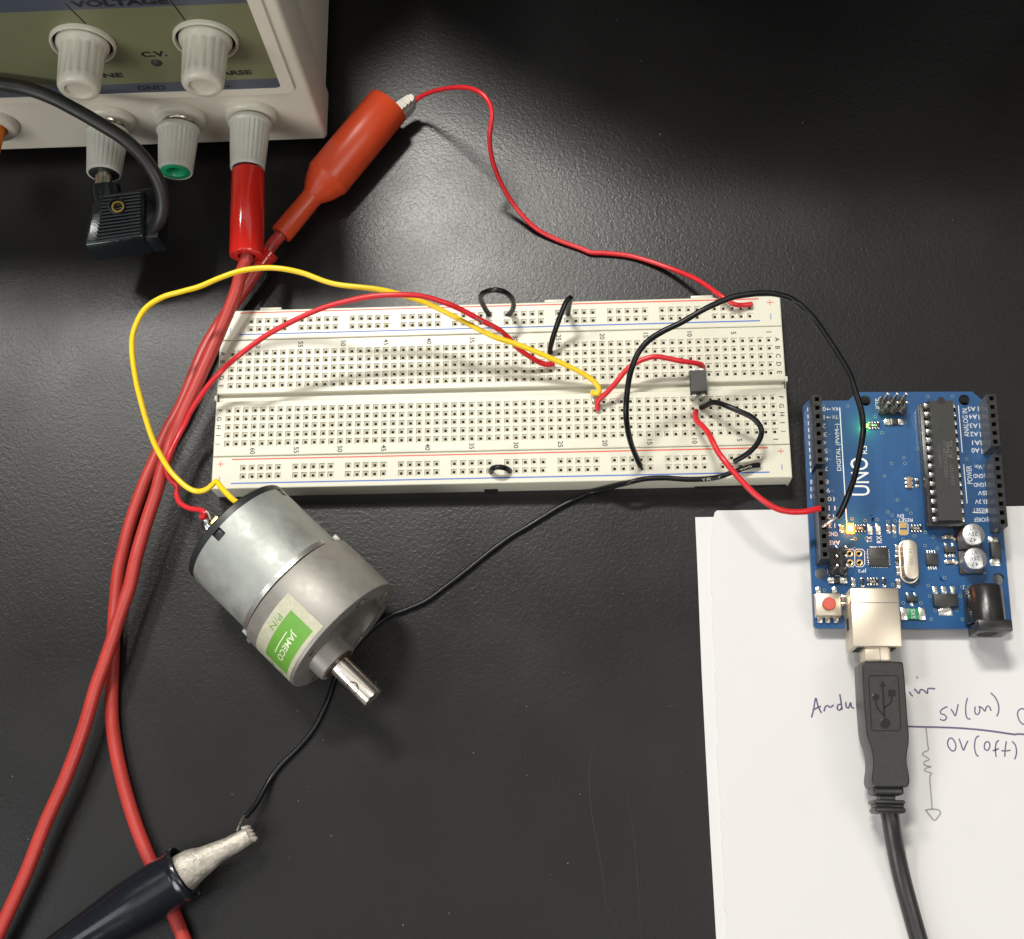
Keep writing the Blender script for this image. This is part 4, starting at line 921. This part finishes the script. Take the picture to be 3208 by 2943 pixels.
for yy in (-10.5, 9.6):
    p = F(-.3 if yy > 0 else -.1, yy, 8.21); mb = MB(); mb.lathe(p, (0, 0, 1), [(0, 1.5), (.03, 1.45), (.03, 1.35), (-.0, 1.3)], 28, cap=False); mb.build('mould_mark', 'ic', ic)
mb = MB(); p = F(0, H2-.35, 8.0); mb.cyl(p, p+Vector((0, 0, .23)), 1.1, n=24); mb.build('pin_one_notch', 'chip_res', ic)
for s_ in (-1, 1):
    for i in range(14):
        y_ = (i-6.5)*2.54; mb = MB()
        p = F(s_*3.75, y_, 6.2); mb.box(p, (1.0, 1.25, .35), rz=TH, bev=.06); p = F(s_*4.1, y_, 5.2); mb.box(p, (.28, 1.15, 2.2), rz=TH)
        mb.build('pin', 'tin', ic)
text('ATMEL', 'marking', 'ic_text', ic, F(1.2, 3.0, 8.225), 1.7, rz=TH+PI/2, wid=5.2, bold=.03)
text('MEGA328P-U', 'marking', 'ic_text', ic, F(-.2, .2, 8.225), .95, rz=TH+PI/2, wid=10.5)
text('35473D', 'marking', 'ic_text', ic, F(1.4, -4.5, 8.225), .95, rz=TH+PI/2, wid=6)
text('1348CFC', 'marking', 'ic_text', ic, F(-1.6, 1.2, 8.225), .85, rz=TH+PI/2, wid=6.5)
# male header: three by two pins
def male(cp, lean=(0, 0), dark=False, rows=2, cols=3, ph=8.6, vert=False):
    mb = MB()
    t = []
    for i in range(cols):
        for j in range(rows):
            off = (-av*((i-(cols-1)/2)*2.54)+au*((j-(rows-1)/2)*2.54)) if not vert else (au*((i-(cols-1)/2)*2.54)-av*((j-(rows-1)/2)*2.54))
            q = cp+off; poly = []
            for k in range(8):
                a = TH+PI/8+k*PI/4; poly.append((q.x+1.36*math.cos(a), q.y+1.36*math.sin(a)))
            mb.prism(poly, ZC+.05, ZC+2.5); t.append(q)
    o = mb.build('jumper_header', 'header', ub, smooth=0)
    for q in t:
        mb = MB(); mb.box((q.x, q.y, ZC+ph/2+.3), (.64, .64, ph-.6), rz=TH, bev=.12); mb.build('pin', 'nickel' if not dark else 'tin', o)
male(K4(925, 318, ZC+2.5)); male(K5(466, 418, ZC+2.5), vert=True, dark=True)
# capacitors
for (x, y) in ((1597, 195), (1613, 398)):
    c_ = K5(x, y, ZC+6.0); c_.z = ZC
    cb = MB(); bx(c_, 6.5, 6.5, 1.1, .05, .3, cb); o = cb.build('capacitor_base', 'ic', ub)
    mb = MB(); mb.lathe(c_, (0, 0, 1), [(1.0, 2.95), (1.3, 3.15), (1.6, 3.0), (2.0, 3.15), (5.5, 3.15), (5.85, 3.05), (6.0, 2.85), (6.0, .05)], 56, cap=False); mb.build('capacitor_can', 'alu', o)
    mb = MB(); pts = [(c_.x+2.84*math.cos(a), c_.y+2.84*math.sin(a)) for a in [math.radians(-52+i*104/16)+TH for i in range(17)]]
    mb.prism(pts, ZC+5.99, ZC+6.02); mb.build('polarity_band', 'cap_mark', o, smooth=0)
    for s_, dy in (('47', -1.65), ('25V', .0), ('VT', 1.6)):
        text(s_, 'marking', 'ink', o, (c_.x-.35-.2*dy*0, c_.y+dy, ZC+6.03), 1.15, rz=TH+PI, wid=2.6 if len(s_) > 2 else 1.9)
    for s_ in (-1, 1):
        mb = MB(); bx(c_-av*(s_*3.7), 1.0, .9, .3, .05, .08, mb); mb.build('terminal', 'tin', o)
# power diode
p = K5(1782, 325, ZC+2); p.z = ZC; mb = MB(); bx(p, 2.7, 4.4, 2.1, .1, .2, mb); o = mb.build('diode', 'ic', ub)
for s_ in (-1, 1):
    mb = MB(); bx(p+au*(s_*2.8), 2.2, 1.5, .9, .05, .15, mb); bx(p+au*(s_*3.3), 2.7, 1.6, .15, .03, .05, mb); mb.build('terminal', 'tin', o)
# sot23-5, msop, sot23
def small_ic(x, y, w_, h_, ht, top, bot, lw=.42):
    p = K5(x, y, ZC+ht); p.z = ZC; mb = MB(); bx(p, w_, h_, ht, .1, .1, mb); o = mb.build('integrated_circuit', 'ic', ub)
    for s_, xs_ in ((1, top), (-1, bot)):
        for xo in xs_:
            mb = MB(); bx(p-av*xo+au*(s_*(h_/2+.45)), lw, 1.0, .3, .05, .06, mb); bx(p-av*xo+au*(s_*(h_/2+.85)), lw*1.5, .7, .14, .03, .05, mb); mb.build('pin', 'tin', o)
small_ic(1400, 322, 3.0, 1.7, 1.1, (-1.0, 1.0), (-1.0, 0, 1.0)); small_ic(1251, 405, 3.2, 3.1, .95, (-.98, -.33, .33, .98), (-.98, -.33, .33, .98), .26); small_ic(1083, 733, 3.0, 1.4, 1.0, (-1.0, 1.0), (0,), .5)
# usb interface chip with pins on four sides
p = K5(808, 383, ZC+.9); p.z = ZC; mb = MB(); bx(p, 5.2, 5.2, .85, .05, .08, mb); o = mb.build('integrated_circuit', 'ic', ub)
for i in range(9):
    for s_ in (-1, 1):
        for d1, d2 in ((au, av), (av, au)):
            mb = MB(); q = p+d1*((i-4)*.52)+d2*(s_*2.82); wx, wy = (.26, .45) if d2 == au else (.45, .26)
            bx(q, wx, wy, .2, .04, .03, mb); mb.build('pin', 'tin', o)
text('AT16U2', 'marking', 'ic_text', o, (p.x, p.y, ZC+.92), .7, rz=TH+PI, wid=3)
# crystal
p = K5(1073, 405, ZC+3.4); p.z = ZC
def stadium(c_, hl, r, n=14):
    out = []
    for i in range(n+1): a = PI*i/n; out.append((r*math.cos(a), hl+r*math.sin(a)))
    for i in range(n+1): a = PI+PI*i/n; out.append((r*math.cos(a), -hl+r*math.sin(a)))
    return [c_-av*x+au*y for x, y in out]
mb = MB(); vs = []; lays = [(.1, 2.55), (.5, 2.55), (.6, 2.2), (.9, 2.0), (3.1, 2.0), (3.4, 1.9), (3.5, 1.65)]; nn = 30
for z, r in lays: vs += [q+Vector((0, 0, z)) for q in stadium(p, 3.6, r)]
mb.add(vs, [[k*nn+i, k*nn+(i+1) % nn, (k+1)*nn+(i+1) % nn, (k+1)*nn+i] for k in range(len(lays)-1) for i in range(nn)]+[[(len(lays)-1)*nn+i for i in range(nn)]])
o = mb.build('crystal', 'usb_metal', ub, smooth=35)
text('16.000', 'marking', 'ceramic_grey', o, (p.x, p.y+.6, ZC+3.52), 1.0, rz=TH-PI/2, wid=4.5)
# reset button
p = K5(388, 780, ZC+3.2); p.z = ZC; mb = MB(); bx(p, 7.0, 6.6, .5, .3, .2, mb); bx(p, 6.9, 6.3, 2.8, .4, .35, mb); o = mb.build('reset_button', 'usb_metal', ub)
mb = MB(); mb.lathe(p, (0, 0, 1), [(3.0, 1.8), (4.2, 1.78), (4.5, 1.6), (4.55, .05)], 36, cap=False); mb.build('button_cap', 'button_red', o)
for (x, y) in ((300, 662), (437, 662), (315, 912), (381, 912), (450, 912)):
    q = S5(x, y); mb = MB(); bx(q, 1.35, 1.5, .35, .03, .1, mb); bx(q, .8, 1.8, .8, .05, .15, mb); mb.build('terminal', 'tin', o)
# usb socket
UH = 10.9
x0, x1 = K5(600, 1135, ZC+UH), K5(1006, 1135, ZC+UH); tp = K5(790, 640, ZC+UH)
uc = Vector(((x0.x+x1.x)/2+.1, (x0.y+tp.y)/2, ZC)); uw = (x1.x-x0.x)+.2; ul = tp.y-x0.y
mb = MB(); bx(uc, uw, ul, UH, -.2, .45, mb); o = mb.build('usb_socket', 'usb_metal', ub, smooth=30)
mb = MB(); q = uc+au*(ul/2-4.1); bx(q, uw+.06, .18, UH+.1, -.25, .0, mb); mb.build('shell_seam', 'cap_mark', o)
for s_ in (-1, 1):
    mb = MB(); q = uc-av*(s_*(uw/2+.02))+au*(ul/2-9); bx(q, .12, 3.2, 2.6, 3.5, 0, mb); mb.build('shell_slot', 'dark', o)
mb = MB(); q = uc+au*(-ul/2+.02); bx(q, uw-2.6, .12, UH-2.4, .9, 0, mb); mb.build('socket_mouth', 'dark', o)
# fuse
p = K5(1090, 860, ZC+.6); p.z = ZC; mb = MB(); bx(p, 3.3, 3.0, .7, .08, .1, mb); o = mb.build('fuse', 'fuse', ub)
for s_ in (-1, 1):
    mb = MB(); bx(p-av*(s_*2.45), 1.7, 3.4, .75, .04, .12, mb); mb.build('terminal', 'tin', o)
text('5X5', 'marking', 'silk', o, (p.x, p.y, ZC+.8), 1.1, rz=TH+PI/2, wid=2.5)
# regulator
p = K5(1365, 745, ZC+1.6); p.z = ZC; mb = MB(); bx(p, 6.5, 3.5, 1.6, .1, .2, mb); o = mb.build('regulator', 'ic', ub)
for xo in (-2.4, 0, 2.4):
    mb = MB(); bx(p-av*xo+au*2.4, .9, 1.6, .35, .1, .08, mb); bx(p-av*xo+au*3.1, 1.3, 1.9, .16, .03, .05, mb); mb.build('pin', 'tin', o)
mb = MB(); bx(p-au*2.7, 3.2, 2.2, .5, .08, .15, mb); bx(p-au*3.0, 3.7, 1.9, .16, .03, .05, mb); mb.build('heat_tab', 'tin', o)
# glass bead varistor with leads
p = K5(545, 858, ZC+1.2); mb = MB(); mb.lathe(p-Vector((0, 0, 1.3)), (0, 0, 1), [(0, .3), (.25, .95), (.9, 1.4), (1.4, 1.48), (2.0, 1.3), (2.6, .8), (2.8, .1)], 28); o = mb.build('glass_bead', 'glass', ub)
mb = MB(); bx(p, .3, 1.5, 1.4, .2, .1, mb); mb.build('bead_core', 'steel', o)
mb = MB(); mb.ribbon([K5(540, 690, ZC+.03), K5(552, 968, ZC+.03)], .3, smooth=False); mb.build('silkscreen', 'silk', ub, smooth=0)
chip2(S5(515, 748), 2.4, 1.5, .8, 'ceramic_grey'); 
# dc jack
jc0, jc1 = K5(1665, 600, ZC+9.5), K5(1742, 905, ZC+9.5); p = K5(1700, 760, ZC+6)
jt = K5(1663, 598, ZC+9.5); jb_ = K5(1775, 1000, ZC+10.5); jx = (K5(1640, 1000, ZC+10.5).x+K5(1922, 1000, ZC+10.5).x)/2
mb = MB(); hw = (K5(1922, 1000, ZC+10.5).x-K5(1640, 1000, ZC+10.5).x)/2
yT = K5(1730, 905, ZC+10.8).y; yB = K5(1780, 1002, ZC+10.8).y; yE = K5(1690, 597, ZC+10).y
mb.box((jx, (yT+yB)/2, ZC+5.4), (hw*2, yT-yB, 10.8), rz=TH, bev=.3); o = mb.build('power_jack', 'jack', ub)
mb = MB(); mb.lathe((jx-.3, yT-.1, ZC+5.2), (0, 1, 0), [(0, 4.6), (yE-yT-.5, 4.6), (yE-yT, 4.2), (yE-yT, .1)], 48, cap=False)
mb.box((jx-.3, (yT+yE)/2, ZC+2.6), (9.2, yE-yT-.2, 5.2), rz=TH, bev=.2); mb.build('jack_barrel', 'jack', o)
mb = MB(); mb.lathe((jx, yB-.02, ZC+5.3), (0, -1, 0), [(0, 3.5), (.03, .05)], 36); mb.build('jack_opening', 'dark', o)
# silkscreen lettering
def silk(s, x, y, h, rot, K_=None, wid=None, bold=.0, nm='silkscreen_text'):
    p = (K_ or S4s)(x, y); text(s, nm, 'silk', ub, (p.x, p.y, ZC+.03), h, rz=TH+rot, bold=bold, wid=wid)
S4s = lambda x, y: K4(x, y, ZC)
S5s = lambda x, y: K5(x, y, ZC)
R180, R90 = PI, PI/2
silk('UNO', 648, 912, 5.0, R90, wid=11.2, bold=.004); silk('R3', 684, 690, 1.6, R90, wid=2.4)
silk('DIGITAL (PWM~)', 470, 668, 1.55, R90, wid=14.0); silk('ANALOG IN', 1528, 465, 1.45, R90, wid=8.4); silk('POWER', 1560, 898, 1.45, R90, wid=5.3)
silk('ICSP', 792, 305, 1.1, R90, wid=2.9)
for s_, x, y in (('RX→0', 398, 352), ('TX→1', 400, 420)):
    a_, b_ = s_.split('→'); silk(a_, 440, y-2, .95, R180, wid=1.7); silk(b_, 350, y, 1.3, R180, wid=.8 if b_ == '0' else .3)
    mb = MB(); d = 1 if a_ == 'RX' else -1; c_ = S4s(388, y); c_.z = ZC+.03
    mb.ribbon([c_-av*-.6*1, c_-av*.6], .16, smooth=False); e = c_-av*(-.6)*1
    mb.ribbon([e+Vector((.4, .4, 0)), e, e+Vector((.4, -.4, 0))], .16, smooth=False); mb.build('silkscreen', 'silk', ub, smooth=0)
for s_, y, k in (('2', 492, 0), ('~3', 563, 1), ('4', 630, 0), ('~5', 700, 1), ('~6', 772, 1), ('7', 848, 0), ('8', 957, 0), ('~9', 1030, 1), ('~10', 1100, 1), ('~11', 1176, 1), ('12', 1247, 0), ('13', 1322, 0)):
    x = {'2': 350, '~3': 375, '4': 357, '~5': 382, '~6': 385, '7': 368, '8': 374, '~9': 400, '~10': 415, '~11': 424, '12': 403, '13': 415}[s_]
    if k: silk(s_[1:], x-(8 if len(s_) > 2 else 16), y, 1.3, R180, wid=1.9 if len(s_) > 2 else 1.0); silk('~', x+(35 if len(s_) > 2 else 18), y, .3, R180, wid=.9)
    else: silk(s_, x, y, 1.3, R180, wid=1.9 if len(s_) > 1 else 1.0)
silk('GND', 420, 195, 1.25, R180, S5s, wid=2.9); silk('AREF', 422, 268, 1.25, R180, S5s, wid=4.0)
for s_, x, y in (('A5', 1578, 350), ('A4', 1590, 415), ('A3', 1595, 490), ('A2', 1600, 560), ('A1', 1615, 632), ('A0', 1610, 695)): silk(s_, x, y, 1.35, R180, wid=2.2)
for s_, x, y, w_ in (('Vin', 1635, 832, 2.0), ('GND', 1633, 908, 2.8), ('GND', 1638, 982, 2.8), ('5V', 1660, 1050, 1.9), ('3.3V', 1650, 1122, 2.9), ('RESET', 1645, 1195, 3.8), ('IOREF', 1648, 1272, 3.3)): silk(s_, x, y, 1.2, R180, wid=w_)
silk('EN', 987, 45, 1.0, R180, S5s, wid=1.7); silk('RESET', 1026, 80, 1.0, R180, S5s, wid=4.0)
silk('TX', 727, 240, 1.4, R90, S5s, wid=1.8); silk('RX', 808, 240, 1.4, R90, S5s, wid=2.1); silk('L', 585, 233, 1.2, R90, S5s, wid=.7); silk('JP2', 668, 500, 1.1, R180, S5s, wid=2.4); silk('1', 508, 790, 1.0, R90, S5s, wid=.5)
mb = MB()
def sl(pts, K_=S4s, wd=.2):
    q = [K_(x, y) for x, y in pts]
    for p in q: p.z = ZC+.025
    mb.ribbon(q, wd, smooth=False)
sl([(480, 338), (538, 1300)], wd=.28); sl([(1468, 322), (1500, 712)], wd=.24); sl([(1512, 810), (1540, 1138)], wd=.24)
for i in range(6): sl([(1630+i*6, 328+i*71), (1635+i*6, 368+i*71)], wd=.18)
for i in range(7): sl([(1680+i*5, 812+i*73), (1685+i*5, 850+i*73)], wd=.18)
sl([(1585, 1212), (1695, 1218)], wd=.15); sl([(1255, 1325), (1255, 1348), (1425, 1350), (1425, 1325)], wd=.18)
sl([(805, 365), (822, 382), (868, 382), (885, 366), (902, 382), (945, 382), (958, 366), (975, 382), (1018, 382), (1035, 365)], wd=.18)
sl([(805, 365), (805, 262), (822, 248)], wd=.18)
sl([(378, 488), (378, 520), (400, 542), (518, 542), (538, 522), (538, 490)], S5s, .18)
sl([(538, 322), (590, 322), (605, 340), (622, 322), (668, 322), (688, 342), (688, 448), (668, 468), (622, 468), (605, 450), (590, 468), (545, 468)], S5s, .18); sl([(605, 340), (605, 450)], S5s, .18)
sl([(978, 108), (1040, 108), (1048, 118), (1048, 188), (1040, 198), (984, 198), (976, 190), (976, 118), (978, 108)], S5s, .18)
sl([(1520, 626), (1510, 626), (1510, 680)], S5s, .18); sl([(1490, 495), (1700, 522)], S5s, .12)
for i in range(10):
    y0_ = 340+i*56; sl([(214+i*2.6, y0_), (216+i*2.6, y0_+34)], wd=.3)
for i in range(3):
    y0_ = 940+i*60; sl([(240, y0_), (242, y0_+36)], wd=.22)
mb.build('silkscreen_lines', 'silk', ub, smooth=0)
# traces (soldermask over copper) as fine raised ribbons
mb = MB()
def tr(pts, K_=S4s, wd=.22):
    q = [K_(x, y) for x, y in pts]
    for p in q: p.z = ZC+.018
    mb.ribbon(q, wd, smooth=False)
for k in range(4):
    o_ = k*16; tr([(760+o_, 530), (762+o_, 620), (752+o_+(18 if k > 1 else 0), 660), (775+o_, 700), (785+o_, 1180), (770+o_-k*8, 1250), (690+o_, 1300)], wd=.2)
for k in range(4):
    o_ = k*15; tr([(1040+o_, 300+o_), (1070+o_*.4, 420), (1075+o_*.4, 760), (870+o_, 950), (880+o_, 1130-o_), (960+o_, 1210), (980+o_, 1270)], wd=.2)
for k in range(5): tr([(960+k*10, 1000+k*22), (1100, 1130+k*8-20), (1200, 1120+k*12)], wd=.18)
for k in range(3): tr([(1095+k*14, 340), (1100+k*14, 700+k*15), (1130+k*14, 760), (1200, 770+k*14)], wd=.18)
for k in range(5): tr([(600+k*14, 1250-k*10), (680, 1215-k*8), (740+k*4, 1240), (750+k*6, 1300)], wd=.16)
for k in range(5): tr([(560+k*6, 560-k*8), (620, 520-k*8), (720, 500-k*10), (760+k*8, 470)], S5s, .18)
for k in range(6): tr([(880+k*13, 470), (900+k*13, 520), (905+k*13, 600)], S5s, .16)
for k in range(5): tr([(1150, 440+k*16), (1220, 510+k*12), (1300, 520+k*12), (1330+k*10, 600)], S5s, .2)
for k in range(4): tr([(700+k*14, 300), (690+k*14, 260), (610+k*14, 240-k*6), (420, 235-k*6)], S5s, .16)
for k in range(4): tr([(1020, 650+k*14), (1060+k*10, 655+k*10), (1100+k*10, 690)], S5s, .18)
for k in range(5): tr([(1160, 180+k*18), (1250+k*12, 160+k*10), (1330, 180+k*16)], S5s, .18)
for k in range(3): tr([(1500+k*40, 1120-k*30), (1400+k*30, 1230), (1330+k*20, 1290)], wd=.2)
o = mb.build('copper_traces', 'trace', ub, smooth=0)
vm = None
VI = [(343, 325), (546, 325), (1212, 247), (1418, 245), (776, 415), (1020, 460), (832, 549), (1130, 683), (1156, 688), (1015, 755), (911, 803), (1022, 803), (851, 909), (960, 1107), (1537, 767), (880, 1207), (1038, 1187), (1072, 1218), (916, 1236), (583, 1265), (691, 1278), (793, 1270), (880, 1288), (943, 1282), (1192, 1377), (1410, 1368), (1258, 1416), (937, 1408), (1100, 1408), (1005, 1436), (610, 1433), (703, 1428)]
VJ = [(1190, 292), (1293, 315), (1505, 326), (605, 318), (1352, 558), (1122, 618), (1217, 624), (920, 618), (352, 665), (1228, 713), (1483, 713), (1009, 769), (1155, 770), (1276, 828), (1455, 828), (1241, 904), (1500, 906), (1498, 636)]
vb = MB(); vb.lathe((0, 0, 0), (0, 0, 1), [(0, .46), (.02, .46), (.02, .28)], 14, m='via_ring', cap=False); vb.lathe((0, 0, .012), (0, 0, 1), [(0, .30), (.001, .01)], 12, m='dark', cap=False)
v0 = vb.build('via', 'trace', None, loc=(0, 0, 0), smooth=0)
first = True
for L_, K_ in ((VI, S4s), (VJ, S5s)):
    for (x, y) in L_:
        p = K_(x, y); d = v0 if first else v0.copy()
        if not first: C.objects.link(d)
        first = False; d.parent = ub; d.location = (Vector((p.x, p.y, ZC+.02))-PB)*MM

# ------------------------------------------------------------------ usb cable
us = thing('usb_cable', 'black usb cable plugged into the metal socket of the circuit board', 'cable', (100, -97, 9))
def KUt(x, y, z=16): return KU(x, y, z)
ZU0, ZU1 = 5.2, 16.2
outl = [(1022, 236), (1030, 226), (1258, 226), (1268, 238), (1283, 420), (1290, 540), (1302, 660), (1298, 720), (1288, 770), (1285, 820), (1300, 880), (1305, 925), (1298, 955), (1285, 962), (1105, 962), (1090, 955), (1080, 925), (1082, 890), (1090, 840), (1088, 790), (1078, 730), (1060, 690), (1048, 640), (1042, 560), (1032, 440)]
def soften(poly, it=2):
    for _ in range(it):
        out = []
        for i in range(len(poly)):
            a, b = Vector(poly[i]), Vector(poly[(i+1) % len(poly)]); out += [tuple(a.lerp(b, .25)), tuple(a.lerp(b, .75))]
        poly = out
    return poly
ot = [KUt(x, y, ZU1) for x, y in soften(outl)]; cx_ = sum(p.x for p in ot)/len(ot); cy_ = sum(p.y for p in ot)/len(ot)
def off(poly, d):      # inset of a closed loop
    n = len(poly); out = []
    for i in range(n):
        t = (poly[(i+1) % n]-poly[i-1]).normalized(); out.append(poly[i]+Vector((t.y, -t.x, 0))*-d)
    return out
sgn = 1 if sum(ot[i].x*ot[(i+1) % len(ot)].y-ot[(i+1) % len(ot)].x*ot[i].y for i in range(len(ot))) > 0 else -1
if sgn < 0: ot = ot[::-1]
lays = [(.5, ZU0), (.12, ZU0+.2), (0, ZU0+.6), (0, ZU1-.6), (.12, ZU1-.2), (.5, ZU1)]
mb = MB(); vs = []; n_ = len(ot)
for d, z in lays: vs += [(cx_+(p.x-cx_)*(1-d*.14), cy_+(p.y-cy_)*(1-d*.055), z) for p in ot]
mb.add(vs, [[k*n_+i, k*n_+(i+1) % n_, (k+1)*n_+(i+1) % n_, (k+1)*n_+i] for k in range(len(lays)-1) for i in range(n_)]+[[i for i in range(n_)][::-1], [(len(lays)-1)*n_+i for i in range(n_)]])
pb = mb.build('plug_body', 'usb_black', us, smooth=18)
# trident emblem and frame, slightly sunk lines drawn as thin raised strips
mb = MB()
def em(pts, wd=.32, smooth=False, close=False):
    mb.ribbon([KUt(x, y, ZU1+.06) for x, y in pts], wd, smooth=smooth, step=.5)
em([(1075, 312), (1220, 312), (1236, 322), (1250, 620), (1240, 632), (1090, 632), (1080, 620), (1063, 325), (1075, 312)], .28)
mb.build('panel_outline', 'usb_groove', pb, smooth=0); mb = MB()
em([(1146, 372), (1156, 575)], .55); em([(1106, 450), (1110, 490), (1135, 525), (1155, 545)], .45, True); em([(1197, 425), (1195, 465), (1172, 485), (1155, 500)], .45, True)
for (x, y, r) in ((1160, 590, 1.4), (1104, 437, .95)):
    p = KUt(x, y, ZU1+.06); mb.lathe(p, (0, 0, 1), [(0, r), (.03, r*.9), (.03, .05)], 20, cap=False)
p = KUt(1199, 412, ZU1+.07); mb.box(p, (1.9, 1.7, .06), rz=TH)
q = [KUt(1124, 376, ZU1+.08), KUt(1168, 376, ZU1+.08), KUt(1145, 340, ZU1+.08)]; mb.add(q, [[0, 1, 2]])
mb.build('trident_emblem', 'usb_groove', pb, smooth=0)
zc = 10.6
def ring_box(y0, y1, xa, xb, hz, nm, mt, bev=.8):
    p0, p1 = KU((xa+xb)/2, y0, zc+3), KU((xa+xb)/2, y1, zc+3); w_ = (KU(xb, (y0+y1)/2, zc+3)-KU(xa, (y0+y1)/2, zc+3)).x
    mb = MB(); mb.box(((p0.x+p1.x)/2, (p0.y+p1.y)/2, zc), (w_, abs(p0.y-p1.y), hz), rz=TH*1.5, bev=bev, segs=3); mb.build(nm, mt, us)
ring_box(955, 1008, 1086, 1265, 8.4, 'strain_relief_ring', 'usb_black'); ring_box(1005, 1040, 1135, 1222, 5.6, 'strain_relief_core', 'usb_black', .4)
ring_box(1036, 1060, 1090, 1272, 8.6, 'strain_relief_ring', 'usb_black', .5); ring_box(1058, 1080, 1104, 1268, 7.2, 'strain_relief_core', 'usb_groove', .3); ring_box(1078, 1114, 1096, 1278, 8.6, 'strain_relief_ring', 'usb_black')
s0, s1 = KU(1050, 60, 14.3), KU(1048, 232, 14.3); mb = MB()
a_, b_ = KU(1040, 190, 14.3), KU(1196, 190, 14.3); wv = (b_-a_).x
mb.box(((a_.x+b_.x)/2, (s0.y+s1.y)/2, zc), (wv, s0.y-s1.y, 7.6), rz=TH, bev=.9, segs=2); mb.build('metal_shell', 'usb_metal', us)
mb = MB(); mb.box(((a_.x+b_.x)/2+wv*.08, (s0.y+s1.y)/2, zc+3.85), (.12, s0.y-s1.y, .05), rz=TH); mb.build('shell_seam', 'cap_mark', us)
cbp = [Vector((KU(1185, 1085, 12).x, KU(1185, 1085, 12).y, zc))]+Q(KU, [(1190, 1140, 10.2), (1203, 1230, 8.5), (1222, 1330, 6.2), (1245, 1440, 4.6), (1275, 1560, 3.4), (1308, 1680, 2.9), (1350, 1830, 2.8), (1400, 1990, 2.8), (1460, 2150, 2.8)])
mb = MB(); mb.tube(cbp, 2.3, 24, step=1.5, round_end=False); mb.build('cable_jacket', 'usb_black', us)

# ------------------------------------------------------------------ unseen block added and shaped to shade the far right of the table
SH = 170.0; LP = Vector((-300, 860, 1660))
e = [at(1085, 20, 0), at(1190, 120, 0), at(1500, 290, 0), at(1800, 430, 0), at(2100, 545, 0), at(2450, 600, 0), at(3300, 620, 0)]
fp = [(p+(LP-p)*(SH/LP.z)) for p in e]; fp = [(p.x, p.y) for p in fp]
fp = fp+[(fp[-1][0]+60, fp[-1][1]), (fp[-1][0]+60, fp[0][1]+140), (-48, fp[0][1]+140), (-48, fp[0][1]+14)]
mb = MB(); mb.prism(fp, 0, SH); o = mb.build('shade_block', 'black_vinyl', None, loc=(60, 260, 0)); tag(o, 'unseen dark block added at the back of the table to cast shade', 'instrument case')
for o in bpy.data.objects:
    if '_b' in o: del o['_b']
